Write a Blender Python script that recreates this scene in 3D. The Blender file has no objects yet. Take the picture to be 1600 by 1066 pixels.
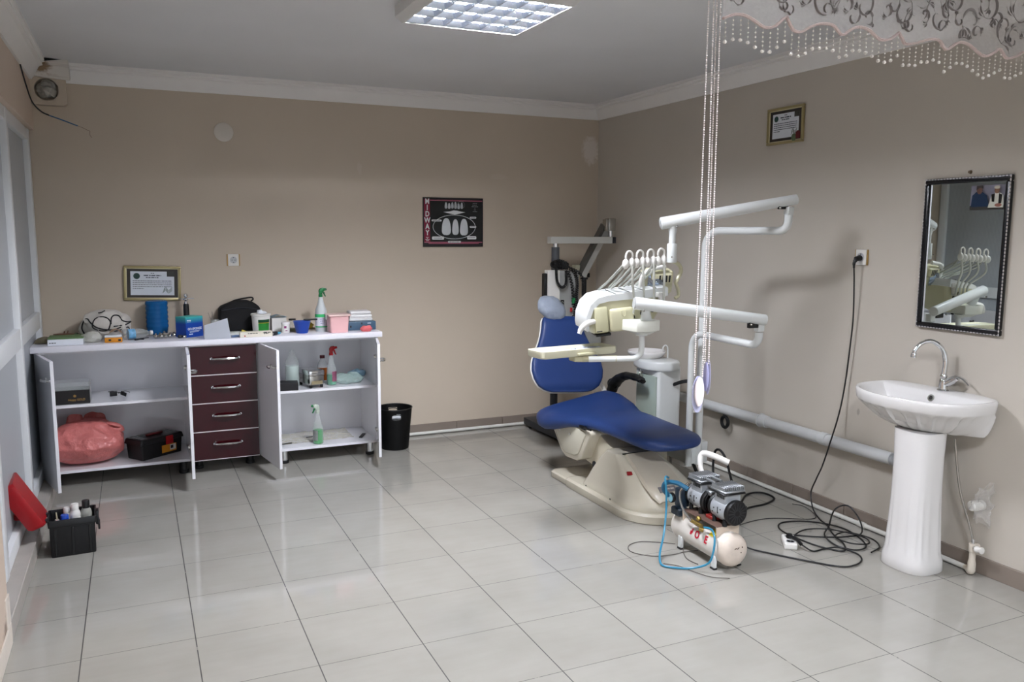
import bpy, bmesh, math, random
from mathutils import Vector, Matrix, noise
random.seed(7)
SC = bpy.context.scene
COL = SC.collection
PI = math.pi
R = math.radians

# ---------------------------------------------------------------- materials
def lin(h):
    h = h.lstrip('#')
    v = [int(h[i:i+2], 16)/255 for i in (0, 2, 4)]
    return tuple(c/12.92 if c <= .04045 else ((c+.055)/1.055)**2.4 for c in v) + (1,)

MATS = {}
def mat(name, col, rough=.5, metal=0, var=.06, vscale=9, bump=0, bscale=60, alpha=1, trans=0, ior=1.45,
        coat=0, sss=0, spec=.5, rvar=0, thin=False):
    """procedural principled material: noise mottles the colour and roughness, optional bump"""
    if name in MATS: return MATS[name]
    m = bpy.data.materials.new(name); m.use_nodes = True
    n, l = m.node_tree.nodes, m.node_tree.links
    b = n['Principled BSDF']
    c = lin(col) if isinstance(col, str) else col
    b.inputs['Roughness'].default_value = rough
    b.inputs['Metallic'].default_value = metal
    b.inputs['Alpha'].default_value = alpha
    b.inputs['Transmission Weight'].default_value = trans
    b.inputs['IOR'].default_value = ior
    b.inputs['Coat Weight'].default_value = coat
    b.inputs['Specular IOR Level'].default_value = spec
    tc = n.new('ShaderNodeTexCoord')
    nz = n.new('ShaderNodeTexNoise'); nz.inputs['Scale'].default_value = vscale; nz.inputs['Detail'].default_value = 3
    l.new(tc.outputs['Object'], nz.inputs['Vector'])
    mx = n.new('ShaderNodeMix'); mx.data_type = 'RGBA'
    mx.inputs[6].default_value = tuple(max(0, x*(1-var)) for x in c[:3])+(1,)
    mx.inputs[7].default_value = tuple(min(1, x*(1+var)) for x in c[:3])+(1,)
    l.new(nz.outputs['Fac'], mx.inputs[0])
    l.new(mx.outputs[2], b.inputs['Base Color'])
    if rvar:
        mr = n.new('ShaderNodeMapRange'); mr.inputs[3].default_value = max(.02, rough-rvar); mr.inputs[4].default_value = rough+rvar
        l.new(nz.outputs['Fac'], mr.inputs[0]); l.new(mr.outputs[0], b.inputs['Roughness'])
    if bump:
        n2 = n.new('ShaderNodeTexNoise'); n2.inputs['Scale'].default_value = bscale; n2.inputs['Detail'].default_value = 4
        l.new(tc.outputs['Object'], n2.inputs['Vector'])
        bp = n.new('ShaderNodeBump'); bp.inputs['Strength'].default_value = bump; bp.inputs['Distance'].default_value = .01
        l.new(n2.outputs['Fac'], bp.inputs['Height']); l.new(bp.outputs['Normal'], b.inputs['Normal'])
    MATS[name] = m
    return m

def emit(name, col, s):
    if name in MATS: return MATS[name]
    m = bpy.data.materials.new(name); m.use_nodes = True
    n, l = m.node_tree.nodes, m.node_tree.links
    n.remove(n['Principled BSDF'])
    e = n.new('ShaderNodeEmission'); e.inputs[0].default_value = lin(col); e.inputs[1].default_value = s
    l.new(e.outputs[0], n['Material Output'].inputs[0]); MATS[name] = m
    return m

def film(name, col, opac, rough=.15, gloss=.35):
    """thin clear plastic / organza: a sheet that lets part of the light straight through"""
    if name in MATS: return MATS[name]
    m = bpy.data.materials.new(name); m.use_nodes = True
    n, l = m.node_tree.nodes, m.node_tree.links
    b = n['Principled BSDF']; b.inputs['Base Color'].default_value = lin(col); b.inputs['Roughness'].default_value = rough
    b.inputs['Specular IOR Level'].default_value = gloss
    tr = n.new('ShaderNodeBsdfTransparent'); ms = n.new('ShaderNodeMixShader')
    fr = n.new('ShaderNodeLayerWeight'); fr.inputs[0].default_value = .35
    nz = n.new('ShaderNodeTexNoise'); nz.inputs['Scale'].default_value = 25
    ad = n.new('ShaderNodeMath'); ad.operation = 'MULTIPLY_ADD'; ad.inputs[1].default_value = .4; ad.inputs[2].default_value = opac-.06
    a2 = n.new('ShaderNodeMath'); a2.operation = 'MULTIPLY_ADD'; a2.inputs[1].default_value = .12; a2.use_clamp = True
    l.new(fr.outputs['Facing'], ad.inputs[0]); l.new(nz.outputs['Fac'], a2.inputs[0]); l.new(ad.outputs[0], a2.inputs[2])
    l.new(a2.outputs[0], ms.inputs[0]); l.new(tr.outputs[0], ms.inputs[1]); l.new(b.outputs[0], ms.inputs[2])
    l.new(ms.outputs[0], n['Material Output'].inputs[0]); MATS[name] = m
    return m

# ---------------------------------------------------------------- mesh builder
def T(x=0, y=0, z=0, rx=0, ry=0, rz=0):
    return Matrix.Translation((x, y, z)) @ Matrix.Rotation(rz, 4, 'Z') @ Matrix.Rotation(ry, 4, 'Y') @ Matrix.Rotation(rx, 4, 'X')

def smooth_path(pts, n=6, closed=False):
    P = [Vector(p) for p in pts]
    if n <= 1 or len(P) < 3: return P
    out = []
    N = len(P)
    rng = range(N) if closed else range(N-1)
    for i in rng:
        p1, p2 = P[i], P[(i+1) % N]
        p0 = P[(i-1) % N] if closed or i > 0 else p1*2-p2
        p3 = P[(i+2) % N] if closed or i+2 < N else p2*2-p1
        for k in range(n):
            t = k/n
            out.append(.5*((2*p1)+(p2-p0)*t+(2*p0-5*p1+4*p2-p3)*t*t+(3*p1-p0-3*p2+p3)*t**3))
    if not closed: out.append(P[-1])
    return out

class B:
    """collects shapes into one bmesh; .build() links it as one mesh object"""
    def __init__(s): s.bm = bmesh.new()
    def raw(s, vs, fs, M=None, mi=0):
        V = [s.bm.verts.new(M @ Vector(v) if M else Vector(v)) for v in vs]
        for f in fs:
            try:
                q = s.bm.faces.new([V[i] for i in f]); q.material_index = mi
            except ValueError: pass
        return s
    def merge(s, b, M=None, mi=0):
        b.verts.index_update()
        s.raw([v.co.copy() for v in b.verts], [[v.index for v in f.verts] for f in b.faces], M, mi)
        b.free(); return s
    def box(s, x0, x1, y0, y1, z0, z1, bev=0, seg=2, M=None, mi=0):
        b = bmesh.new()
        bmesh.ops.create_cube(b, size=1)
        for v in b.verts:
            v.co = Vector(((x0+x1)/2+v.co.x*(x1-x0), (y0+y1)/2+v.co.y*(y1-y0), (z0+z1)/2+v.co.z*(z1-z0)))
        if bev: bmesh.ops.bevel(b, geom=b.edges[:], offset=bev, segments=seg, profile=.5, affect='EDGES')
        return s.merge(b, M, mi)
    def prism(s, poly, z0, z1, bev=0, seg=2, M=None, mi=0, topscale=1):
        b = bmesh.new(); n = len(poly)
        cx = sum(p[0] for p in poly)/n; cy = sum(p[1] for p in poly)/n
        lo = [b.verts.new((x, y, z0)) for x, y in poly]
        hi = [b.verts.new((cx+(x-cx)*topscale, cy+(y-cy)*topscale, z1)) for x, y in poly]
        b.faces.new(lo[::-1]); b.faces.new(hi)
        for i in range(n): b.faces.new((lo[i], lo[(i+1) % n], hi[(i+1) % n], hi[i]))
        if bev:
            ed = [e for e in b.edges if len(e.link_faces) == 2 and (any(len(f.verts) > 4 or f.normal.z**2 > .9 for f in e.link_faces) or n <= 6)]
            b.normal_update()
            ed = [e for e in b.edges if len(e.link_faces) == 2 and e.calc_face_angle(0) > .6]
            bmesh.ops.bevel(b, geom=ed, offset=bev, segments=seg, profile=.5, affect='EDGES', clamp_overlap=True)
        return s.merge(b, M, mi)
    def rings(s, rs, cap=True, closed=False, M=None, mi=0):
        n = len(rs[0]); vs = [p for r in rs for p in r]; fs = []
        k = len(rs)
        for i in range(k if closed else k-1):
            for j in range(n):
                a, c = i*n+j, i*n+(j+1) % n
                d, e = ((i+1) % k)*n+j, ((i+1) % k)*n+(j+1) % n
                fs.append((a, c, e, d))
        if cap and not closed:
            fs.append(tuple(range(n))[::-1]); fs.append(tuple((k-1)*n+j for j in range(n)))
        return s.raw(vs, fs, M, mi)
    def tube(s, pts, r, seg=8, n=6, closed=False, cap=True, M=None, mi=0, flat=1):
        P = smooth_path(pts, n, closed) if n > 1 else [Vector(p) for p in pts]
        k = len(P); rs = []
        nrm = None
        for i, p in enumerate(P):
            a = P[(i-1) % k] if closed or i > 0 else p
            c = P[(i+1) % k] if closed or i < k-1 else p
            t = (c-a).normalized() if (c-a).length > 1e-9 else Vector((0, 0, 1))
            if nrm is None:
                nrm = t.cross(Vector((0, 0, 1)))
                if nrm.length < .05: nrm = t.cross(Vector((0, 1, 0)))
            nrm = (nrm-t*nrm.dot(t))
            if nrm.length < 1e-6: nrm = t.orthogonal()
            nrm.normalize(); bi = t.cross(nrm)
            rr = r if isinstance(r, (int, float)) else r[0]+(r[-1]-r[0])*i/max(1, k-1) if len(r) == 2 else r[min(len(r)-1, round(i*(len(r)-1)/max(1, k-1)))]
            rs.append([p+nrm*math.cos(2*PI*j/seg)*rr+bi*math.sin(2*PI*j/seg)*rr*flat for j in range(seg)])
        return s.rings(rs, cap, closed, M, mi)
    def cyl(s, p0, p1, r0, r1=None, seg=20, M=None, mi=0, bev=0):
        p0, p1 = Vector(p0), Vector(p1); r1 = r0 if r1 is None else r1
        d = (p1-p0); L = d.length; d.normalize()
        u = d.orthogonal().normalized(); v = d.cross(u)
        prof = [(r0, 0), (r1, L)] if not bev else [(r0-bev, 0), (r0-bev*.3, bev*.3), (r0, bev), (r1, L-bev), (r1-bev*.3, L-bev*.3), (r1-bev, L)]
        rs = [[p0+d*h+u*math.cos(2*PI*j/seg)*r+v*math.sin(2*PI*j/seg)*r for j in range(seg)] for r, h in prof]
        return s.rings(rs, True, False, M, mi)
    def lathe(s, prof, c=(0, 0, 0), seg=24, M=None, mi=0, sx=1, sy=1, cap=True):
        rs = [[Vector((c[0]+math.cos(2*PI*j/seg)*max(r, 1e-4)*sx, c[1]+math.sin(2*PI*j/seg)*max(r, 1e-4)*sy, c[2]+z)) for j in range(seg)] for r, z in prof]
        return s.rings(rs, cap, False, M, mi)
    def ball(s, c, r, seg=16, rg=10, M=None, mi=0):
        r = (r, r, r) if isinstance(r, (int, float)) else r
        rs = [[Vector((c[0]+r[0]*math.sin(PI*i/rg)*math.cos(2*PI*j/seg), c[1]+r[1]*math.sin(PI*i/rg)*math.sin(2*PI*j/seg), c[2]-r[2]*math.cos(PI*i/rg))) for j in range(seg)] for i in range(1, rg)]
        s.rings(rs, True, False, M, mi); return s
    def sheet(s, f, nu, nv, th=0, M=None, mi=0):
        vs = [Vector(f(i/(nu-1), j/(nv-1))) for i in range(nu) for j in range(nv)]
        fs = [(i*nv+j, (i+1)*nv+j, (i+1)*nv+j+1, i*nv+j+1) for i in range(nu-1) for j in range(nv-1)]
        b = bmesh.new(); V = [b.verts.new(v) for v in vs]
        for q in fs: b.faces.new([V[i] for i in q])
        if th: bmesh.ops.solidify(b, geom=b.faces[:], thickness=th)
        return s.merge(b, M, mi)
    def text(s, t, size, M, mi=0, depth=.0006, ax='CENTER', sx=1, bold=0):
        cu = bpy.data.curves.new('t', 'FONT'); cu.body = t; cu.size = size; cu.extrude = depth/2; cu.align_x = ax; cu.align_y = 'CENTER'
        cu.offset = bold; cu.resolution_u = 3
        o = bpy.data.objects.new('t', cu)
        COL.objects.link(o)
        dg = bpy.context.evaluated_depsgraph_get()
        me = bpy.data.meshes.new_from_object(o.evaluated_get(dg))
        b = bmesh.new(); b.from_mesh(me)
        if sx != 1:
            for v in b.verts: v.co.x *= sx
        bpy.data.objects.remove(o); bpy.data.curves.remove(cu); bpy.data.meshes.remove(me)
        return s.merge(b, M, mi)
    def words(s, w, h, M, seed=0, left=False, mi=0):
        """a line of print too small to read: word-length dashes"""
        rg = random.Random(seed); x = 0 if left else -w/2; e = x+w
        while x < e-h*.5:
            L = min(e-x, h*rg.uniform(1.2, 4.2)); s.box(x, x+L, -h/2, h/2, 0, .0005, M=M, mi=mi); x += L+h*rg.uniform(.4, .8)
        return s
    def jitter(s, amp, sc, seed=0, zmin=None):
        for v in s.bm.verts:
            d = noise.noise_vector(v.co*sc+Vector((seed*3.1, seed*1.7, seed)))*amp
            v.co += d
            if zmin is not None and v.co.z < zmin: v.co.z = zmin
        return s
    def build(s, name, m, parent=None, world=True, ang=38, flat=False):
        bmesh.ops.recalc_face_normals(s.bm, faces=s.bm.faces[:])
        me = bpy.data.meshes.new(name)
        if parent is not None and world: s.bm.transform(MW[parent.name].inverted())
        s.bm.to_mesh(me); s.bm.free()
        for x in (m if isinstance(m, (list, tuple)) else [m]): me.materials.append(x)
        if not flat:
            me.polygons.foreach_set('use_smooth', [True]*len(me.polygons))
            me.set_sharp_from_angle(angle=R(ang))
        me.update()
        o = bpy.data.objects.new(name, me); COL.objects.link(o)
        if parent is not None:
            o.parent = parent; MW[o.name] = MW[parent.name]
        else: MW[o.name] = Matrix()
        return o

MW = {}
def thing(name, label, cat, loc=(0, 0, 0), rz=0, group=None):
    o = bpy.data.objects.new(name, None); COL.objects.link(o)
    o.empty_display_size = .05
    o.location = loc; o.rotation_euler = (0, 0, rz)
    o['label'] = label; o['category'] = cat
    if group: o['group'] = group
    MW[o.name] = T(*loc, rz=rz)
    return o
def single(o, label, cat, group=None, kind=None):
    """turn a world-built mesh into a thing: origin moved to the base of its bounds"""
    me = o.data
    xs = [v.co for v in me.vertices]
    c = Vector(((min(v.x for v in xs)+max(v.x for v in xs))/2, (min(v.y for v in xs)+max(v.y for v in xs))/2, min(v.z for v in xs)))
    me.transform(Matrix.Translation(-c)); o.location = c; MW[o.name] = Matrix.Translation(c)
    o['label'] = label; o['category'] = cat
    if group: o['group'] = group
    if kind: o['kind'] = kind
    return o
def struct(o, label=None):
    o['kind'] = 'structure'
    if label: o['label'] = label
    return o
def dup(root, loc, rz, label, group=None):
    """copy of a thing with copies of its parts and sub-parts"""
    r = root.copy(); COL.objects.link(r); r.location = loc; r.rotation_euler = (0, 0, rz); r['label'] = label
    if group: r['group'] = group
    MW[r.name] = T(*loc, rz=rz)
    for ch in list(root.children):
        c = ch.copy(); COL.objects.link(c); c.parent = r
        for g in list(ch.children):
            d = g.copy(); COL.objects.link(d); d.parent = c
    return r
def rrect(x0, x1, y0, y1, r, n=5):
    out = []
    for cx, cy, a in ((x1-r, y1-r, 0), (x0+r, y1-r, 90), (x0+r, y0+r, 180), (x1-r, y0+r, 270)):
        for k in range(n+1):
            t = R(a+90*k/n); out.append((cx+r*math.cos(t), cy+r*math.sin(t)))
    return out

# ---------------------------------------------------------------- shared materials
WHITE_PVC = mat('white_pvc', '#e4e6e8', .35, var=.02)
WHITE_LAM = mat('white_laminate', '#e6e6ea', .13, var=.015, coat=.35)
WHITE_ENAMEL = mat('white_enamel', '#d6d9d8', .28, var=.02, coat=.3)
WHITE_PLASTIC = mat('white_plastic', '#dedcd7', .4, var=.03)
PAPER = mat('white_paper', '#dfe3ea', .75, var=.03)
CREAM = mat('cream_plastic', '#c2be9f', .3, var=.04, coat=.25)
CREAM_METAL = mat('cream_enamel', '#c5bfae', .25, var=.04, coat=.4)
BLUE_VINYL = mat('blue_vinyl', '#20386c', .42, var=.12, vscale=5, bump=.05, bscale=180)
BLACK = mat('black_plastic', '#0b0b0c', .45, var=.3)
BLACK_RUBBER = mat('black_rubber', '#101011', .6, var=.3)
BLACK_CLOTH = mat('black_cloth', '#08080a', .8, var=.3, bump=.2, bscale=90)
CHROME = mat('chrome', '#d8d9da', .1, metal=1, var=.03)
STEEL = mat('steel', '#b5b3ae', .25, metal=1, var=.08)
ALU = mat('cast_aluminium', '#a6aaad', .42, metal=.85, var=.12)
DARK_METAL = mat('dark_metal', '#2f3136', .45, metal=.4, var=.1)
GREY_METAL = mat('grey_enamel', '#9a9b98', .45, var=.05)
LIGHT_GREY = mat('light_grey_enamel', '#bdbdb7', .4, var=.04)
BURGUNDY = mat('burgundy_lacquer', '#31070d', .06, var=.08, coat=0, spec=.3)
CERAMIC = mat('white_ceramic', '#dddbd9', .1, var=.02, coat=0, spec=.3)
GOLD = mat('brass_frame', '#a99c72', .32, metal=.6, var=.1)
GREEN = mat('green_plastic', '#0b6d38', .4, var=.1)
RED = mat('red_plastic', '#a40d15', .4, var=.1)
INK = mat('dark_ink', '#23282b', .7)
CLEAR = film('clear_plastic', '#dfe6e4', .14)
CLEAR2 = film('cloudy_plastic', '#d9d9cf', .45, .3)
# ================================================================ the setting
XL, YF, ZC = -4.17, -7.6, 2.62

def tile_material():
    m = bpy.data.materials.new('floor_tiles'); m.use_nodes = True
    n, l = m.node_tree.nodes, m.node_tree.links
    b = n['Principled BSDF']
    g = n.new('ShaderNodeNewGeometry'); sp = n.new('ShaderNodeSeparateXYZ'); l.new(g.outputs['Position'], sp.inputs[0])
    def mth(op, a, v=None, w=None):
        q = n.new('ShaderNodeMath'); q.operation = op
        for k, x in enumerate((a, v, w)):
            if x is None: continue
            if isinstance(x, (int, float)): q.inputs[k].default_value = x
            else: l.new(x, q.inputs[k])
        return q.outputs[0]
    u = mth('DIVIDE', mth('ADD', sp.outputs['X'], .215+40), .4)
    v = mth('DIVIDE', mth('ADD', sp.outputs['Y'], 40), .4)
    cu, cv = mth('FLOOR', u), mth('FLOOR', v)
    # every column of tiles is laid a few millimetres off its neighbour
    wn = n.new('ShaderNodeTexWhiteNoise'); wn.noise_dimensions = '1D'; l.new(cu, wn.inputs['W'])
    v2 = mth('ADD', v, mth('MULTIPLY_ADD', wn.outputs['Value'], .03, -.015))
    cv = mth('FLOOR', v2)
    def line(x, w):
        f = mth('SUBTRACT', x, mth('FLOOR', x)); d = mth('MINIMUM', f, mth('SUBTRACT', 1, f))
        return mth('LESS_THAN', d, w)
    gx, gy = line(u, .0052), line(v2, .0034)
    nz = n.new('ShaderNodeTexNoise'); nz.inputs['Scale'].default_value = 14; nz.inputs['Detail'].default_value = 4
    l.new(g.outputs['Position'], nz.inputs['Vector'])
    brk = mth('GREATER_THAN', nz.outputs['Fac'], .36)         # grout worn away here and there
    grout = mth('MULTIPLY', mth('MAXIMUM', gx, mth('MULTIPLY', gy, .95)), mth('MULTIPLY_ADD', brk, .8, .2))
    cmb = n.new('ShaderNodeCombineXYZ'); l.new(cu, cmb.inputs[0]); l.new(cv, cmb.inputs[1])
    w2 = n.new('ShaderNodeTexWhiteNoise'); w2.noise_dimensions = '2D'; l.new(cmb.outputs[0], w2.inputs['Vector'])
    n2 = n.new('ShaderNodeTexNoise'); n2.inputs['Scale'].default_value = 3.5; n2.inputs['Detail'].default_value = 6
    l.new(g.outputs['Position'], n2.inputs['Vector'])
    # streaked marble-like veil along x
    mp = n.new('ShaderNodeMapping'); mp.inputs['Scale'].default_value = (2, 14, 1); l.new(g.outputs['Position'], mp.inputs[0])
    n3 = n.new('ShaderNodeTexNoise'); n3.inputs['Scale'].default_value = 2; n3.inputs['Detail'].default_value = 5; l.new(mp.outputs[0], n3.inputs['Vector'])
    fac = mth('ADD', mth('MULTIPLY', w2.outputs['Value'], .12), mth('ADD', mth('MULTIPLY', n2.outputs['Fac'], .6), mth('MULTIPLY', n3.outputs['Fac'], .2)))
    c1 = n.new('ShaderNodeMix'); c1.data_type = 'RGBA'; c1.inputs[6].default_value = lin(FLOOR_A); c1.inputs[7].default_value = lin(FLOOR_B)
    l.new(fac, c1.inputs[0])
    # dust and scuffs
    n4 = n.new('ShaderNodeTexNoise'); n4.inputs['Scale'].default_value = 1.3; n4.inputs['Detail'].default_value = 7; l.new(g.outputs['Position'], n4.inputs['Vector'])
    c2 = n.new('ShaderNodeMix'); c2.data_type = 'RGBA'; l.new(c1.outputs[2], c2.inputs[6]); c2.inputs[7].default_value = lin('#34322f'); l.new(grout, c2.inputs[0])
    l.new(c2.outputs[2], b.inputs['Base Color'])
    rr = mth('MULTIPLY_ADD', n4.outputs['Fac'], .12, .01)
    l.new(mth('MAXIMUM', rr, mth('MULTIPLY', grout, .7)), b.inputs['Roughness'])
    bp = n.new('ShaderNodeBump'); bp.inputs['Strength'].default_value = .25; bp.inputs['Distance'].default_value = .002; bp.invert = True
    l.new(grout, bp.inputs['Height']); l.new(bp.outputs['Normal'], b.inputs['Normal'])
    b.inputs['Specular IOR Level'].default_value = .8
    return m
FLOOR_A, FLOOR_B = '#8f8c85', '#b1aea7'

def plaster(name, col, marks=None):
    """painted plaster: faint roller texture, mottled; optional patches of filler (x, z, rx, rz) or (y,...)"""
    m = bpy.data.materials.new(name); m.use_nodes = True
    n, l = m.node_tree.nodes, m.node_tree.links
    b = n['Principled BSDF']; b.inputs['Roughness'].default_value = .5; b.inputs['Specular IOR Level'].default_value = .3
    g = n.new('ShaderNodeNewGeometry')
    n1 = n.new('ShaderNodeTexNoise'); n1.inputs['Scale'].default_value = 1.6; n1.inputs['Detail'].default_value = 5; l.new(g.outputs['Position'], n1.inputs['Vector'])
    c = lin(col)
    mx = n.new('ShaderNodeMix'); mx.data_type = 'RGBA'
    mx.inputs[6].default_value = tuple(x*.93 for x in c[:3])+(1,); mx.inputs[7].default_value = tuple(min(1, x*1.07) for x in c[:3])+(1,)
    l.new(n1.outputs['Fac'], mx.inputs[0])
    last = mx.outputs[2]
    for (px, py, pz, sx, sy, sz, colr, k) in (marks or []):
        # worn / filled patch with ragged edge
        mp = n.new('ShaderNodeMapping'); mp.vector_type = 'POINT'
        mp.inputs['Scale'].default_value = (1/sx, 1/sy, 1/sz); mp.inputs['Location'].default_value = (-px/sx, -py/sy, -pz/sz)
        l.new(g.outputs['Position'], mp.inputs[0])
        ln = n.new('ShaderNodeVectorMath'); ln.operation = 'LENGTH'; l.new(mp.outputs[0], ln.inputs[0])
        nn = n.new('ShaderNodeTexNoise'); nn.inputs['Scale'].default_value = 40; l.new(g.outputs['Position'], nn.inputs['Vector'])
        ad = n.new('ShaderNodeMath'); ad.operation = 'ADD'; l.new(ln.outputs['Value'], ad.inputs[0]); l.new(nn.outputs['Fac'], ad.inputs[1])
        mr = n.new('ShaderNodeMapRange'); mr.inputs[1].default_value = 1.15; mr.inputs[2].default_value = 1.55; mr.inputs[3].default_value = k; mr.inputs[4].default_value = 0
        l.new(ad.outputs[0], mr.inputs[0])
        m2 = n.new('ShaderNodeMix'); m2.data_type = 'RGBA'; l.new(last, m2.inputs[6]); m2.inputs[7].default_value = lin(colr); l.new(mr.outputs[0], m2.inputs[0])
        last = m2.outputs[2]
    l.new(last, b.inputs['Base Color'])
    n2 = n.new('ShaderNodeTexNoise'); n2.inputs['Scale'].default_value = 220; n2.inputs['Detail'].default_value = 2; l.new(g.outputs['Position'], n2.inputs['Vector'])
    bp = n.new('ShaderNodeBump'); bp.inputs['Strength'].default_value = .06; bp.inputs['Distance'].default_value = .003
    l.new(n2.outputs['Fac'], bp.inputs['Height']); l.new(bp.outputs['Normal'], b.inputs['Normal'])
    return m
WALL = '#c4b7a6'
M_BACK = plaster('beige_plaster_back', WALL, [(-.075, 0, 2.262, .085, 1, .125, '#dcd4cc', .9), (-2.02, 0, 2.05, .02, 1, .05, '#d3c8be', .35), (-.9, 0, 2.02, .09, 1, .03, '#d3c8be', .25)])
M_RIGHT = plaster('beige_plaster_right', '#bfb8ad', [(0, -2.85, .62, 1, .012, .02, '#6d6560', .4)])
M_LEFT = plaster('beige_plaster_left', '#d2bfae', [(-4.07, -2.6, .05, .3, .12, .09, '#6e5a4c', .8)])
M_CEIL = plaster('white_ceiling_paint', '#d9dadc')
M_CORN = mat('white_plaster_moulding', '#e9e7e4', .5, var=.03)
M_SKIRT = mat('grey_brown_skirting_tile', '#857a70', .25, var=.1, vscale=3)

fl = B(); fl.box(-6.2, 1.2, -12, .15, -.12, 0); struct(fl.build('floor', tile_material()), 'pale grey glossy square floor tiles with dark joints')
w = B(); w.box(-4.35, .15, 0, .15, 0, 2.8); struct(w.build('wall_back', M_BACK))
w = B(); w.box(0, .15, YF-.15, 0, 0, 2.8); struct(w.build('wall_right', M_RIGHT))
# left wall: a beam over the plastic partition, a pier near the viewer
w = B(); w.box(-4.35, -4.095, -2.55, 0, 2.21, 2.8); w.box(-4.35, -4.068, YF-.15, -2.55, 0, 2.8)
struct(w.build('wall_left', M_LEFT))
c = B(); c.box(-4.35, .15, YF-.15, .15, ZC, ZC+.18); struct(c.build('ceiling', M_CEIL))
# front wall: lintel over the wide opening the daylight comes through
w = B(); w.box(-4.35, .15, YF-.15, YF, 2.27, 2.8); w.box(-4.9, -4.068, YF-.15, YF, 0, 2.8); w.box(0, .6, YF-.15, YF, 0, 2.8)
struct(w.build('wall_front', M_RIGHT))

# cornice: stepped plaster moulding extruded along the walls
PROF = [(0, 0), (.014, .0), (.02, .012), (.03, .02), (.045, .04), (.06, .062), (.068, .07), (.085, .074), (.085, .088), (.1, .092), (.1, .112), (0, .112)]
def cornice(name, a, b, nx, ny, z0=2.508):
    q = B()
    rs = []
    for p in (a, b):
        rs.append([Vector((p[0]+nx*d, p[1]+ny*d, z0+h)) for d, h in PROF])
    q.rings(rs); return struct(q.build(name, M_CORN, ang=25))
cornice('trim_1', (-3.9, 0), (0, 0), 0, -1)
cornice('trim_2', (0, 0), (0, YF), -1, 0)
cornice('trim_3', (-4.095, 0), (-4.095, YF), 1, 0)
# stained stub of cornice jutting out over the duct box in the far left corner, with the torn hole above it
m_st = plaster('water_stained_plaster', '#d9d4cc', [(-4.03, -.15, 2.58, .07, .2, .035, '#7a5a2c', .85), (-4.0, -.2, 2.535, .1, .1, .012, '#8a6a3c', .6)])
q = B()
q.rings([[Vector((-4.085, -d*1.25-.075, 2.528+h*.8)) for d, h in PROF], [Vector((-3.87, -d*1.2-.07, 2.515+h*.93)) for d, h in PROF]])
q.box(-4.085, -3.87, -.1, 0, 2.528, 2.615)
struct(q.build('trim_4', m_st, ang=25))
q = B(); q.raw([(-4.075, -.218, 2.585), (-3.90, -.222, 2.614), (-4.08, -.235, 2.6185), (-4.075, -.2, 2.6185)], [(0, 1, 2), (0, 3, 1), (0, 2, 3), (1, 3, 2)])
struct(q.build('trim_5', mat('torn_hole', '#050403', .9)), 'dark torn gap in the ceiling corner')

# skirting tiles
q = B()
x = -4.07
while x < -.02:
    x1 = min(x+.4, 0); q.box(x+.0015, x1-.0015, -.012, 0, 0, .083, .0015, 1); x = x1
struct(q.build('baseboard_back', M_SKIRT))
q = B(); y = -.0
while y > YF:
    q.box(-.012, 0, y-.4+.0025, y-.0025, 0, .083, .0015, 1); y -= .4
struct(q.build('baseboard_right', M_SKIRT))
q = B(); q.box(-4.17, -4.062, -2.56, 0, 0, .085, .003, 1)
struct(q.build('baseboard_left', mat('worn_grey_kerb', '#a9a39c', .45, var=.2, vscale=8)))
q = B(); q.box(-4.068, -4.06, YF, -2.55, 0, .085, .002, 1); q.box(-4.075, -4.062, -2.62, -2.545, 0, .2, .002, 1)
struct(q.build('trim_6', mat('pale_worn_trim', '#d8cfc3', .6, var=.15)))

# plastic (PVC) partition on the left: frame, mid rail, grooved panels
def lambri():
    m = bpy.data.materials.new('grooved_pvc_panel'); m.use_nodes = True
    n, l = m.node_tree.nodes, m.node_tree.links; b = n['Principled BSDF']
    g = n.new('ShaderNodeNewGeometry'); wv = n.new('ShaderNodeTexWave'); wv.bands_direction = 'Y'; wv.inputs['Scale'].default_value = 22
    l.new(g.outputs['Position'], wv.inputs['Vector'])
    mx = n.new('ShaderNodeMix'); mx.data_type = 'RGBA'; mx.inputs[6].default_value = lin('#a9adb2'); mx.inputs[7].default_value = lin('#bcc0c5'); l.new(wv.outputs['Fac'], mx.inputs[0])
    l.new(mx.outputs[2], b.inputs['Base Color']); b.inputs['Roughness'].default_value = .3
    bp = n.new('ShaderNodeBump'); bp.inputs['Strength'].default_value = .3; bp.inputs['Distance'].default_value = .004; l.new(wv.outputs['Fac'], bp.inputs['Height']); l.new(bp.outputs['Normal'], b.inputs['Normal'])
    return m
win = thing('window_1', 'white plastic partition with grooved grey panels', 'partition', (XL, -1.3, .08)); win['kind'] = 'structure'; del win['category']
q = B()
for y0, y1 in ((-.09, -.012), (-1.10, -1.03), (-2.13, -2.06)): q.box(XL, XL+.05, y0, y1, .085, 2.21, .006)
for z0, z1 in ((.085, .16), (.965, 1.07), (2.14, 2.21)): q.box(XL, XL+.046, -2.55, -.012, z0, z1, .005)
q.build('window_frame', WHITE_PVC, win)
LAM = lambri()
for z0, z1 in ((.15, .975), (1.06, 2.15)):
    for y0, y1 in ((-1.035, -.085), (-2.065, -1.095), (-2.55, -2.125)):
        q = B(); q.box(XL+.004, XL+.018, y0, y1, z0, z1); q.build('panel', LAM, win)
w = B(); w.box(-4.35, XL, -2.55, 0, 0, 2.21); struct(w.build('wall_left_backing', M_LEFT)).name = 'wall_left.001'
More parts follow.
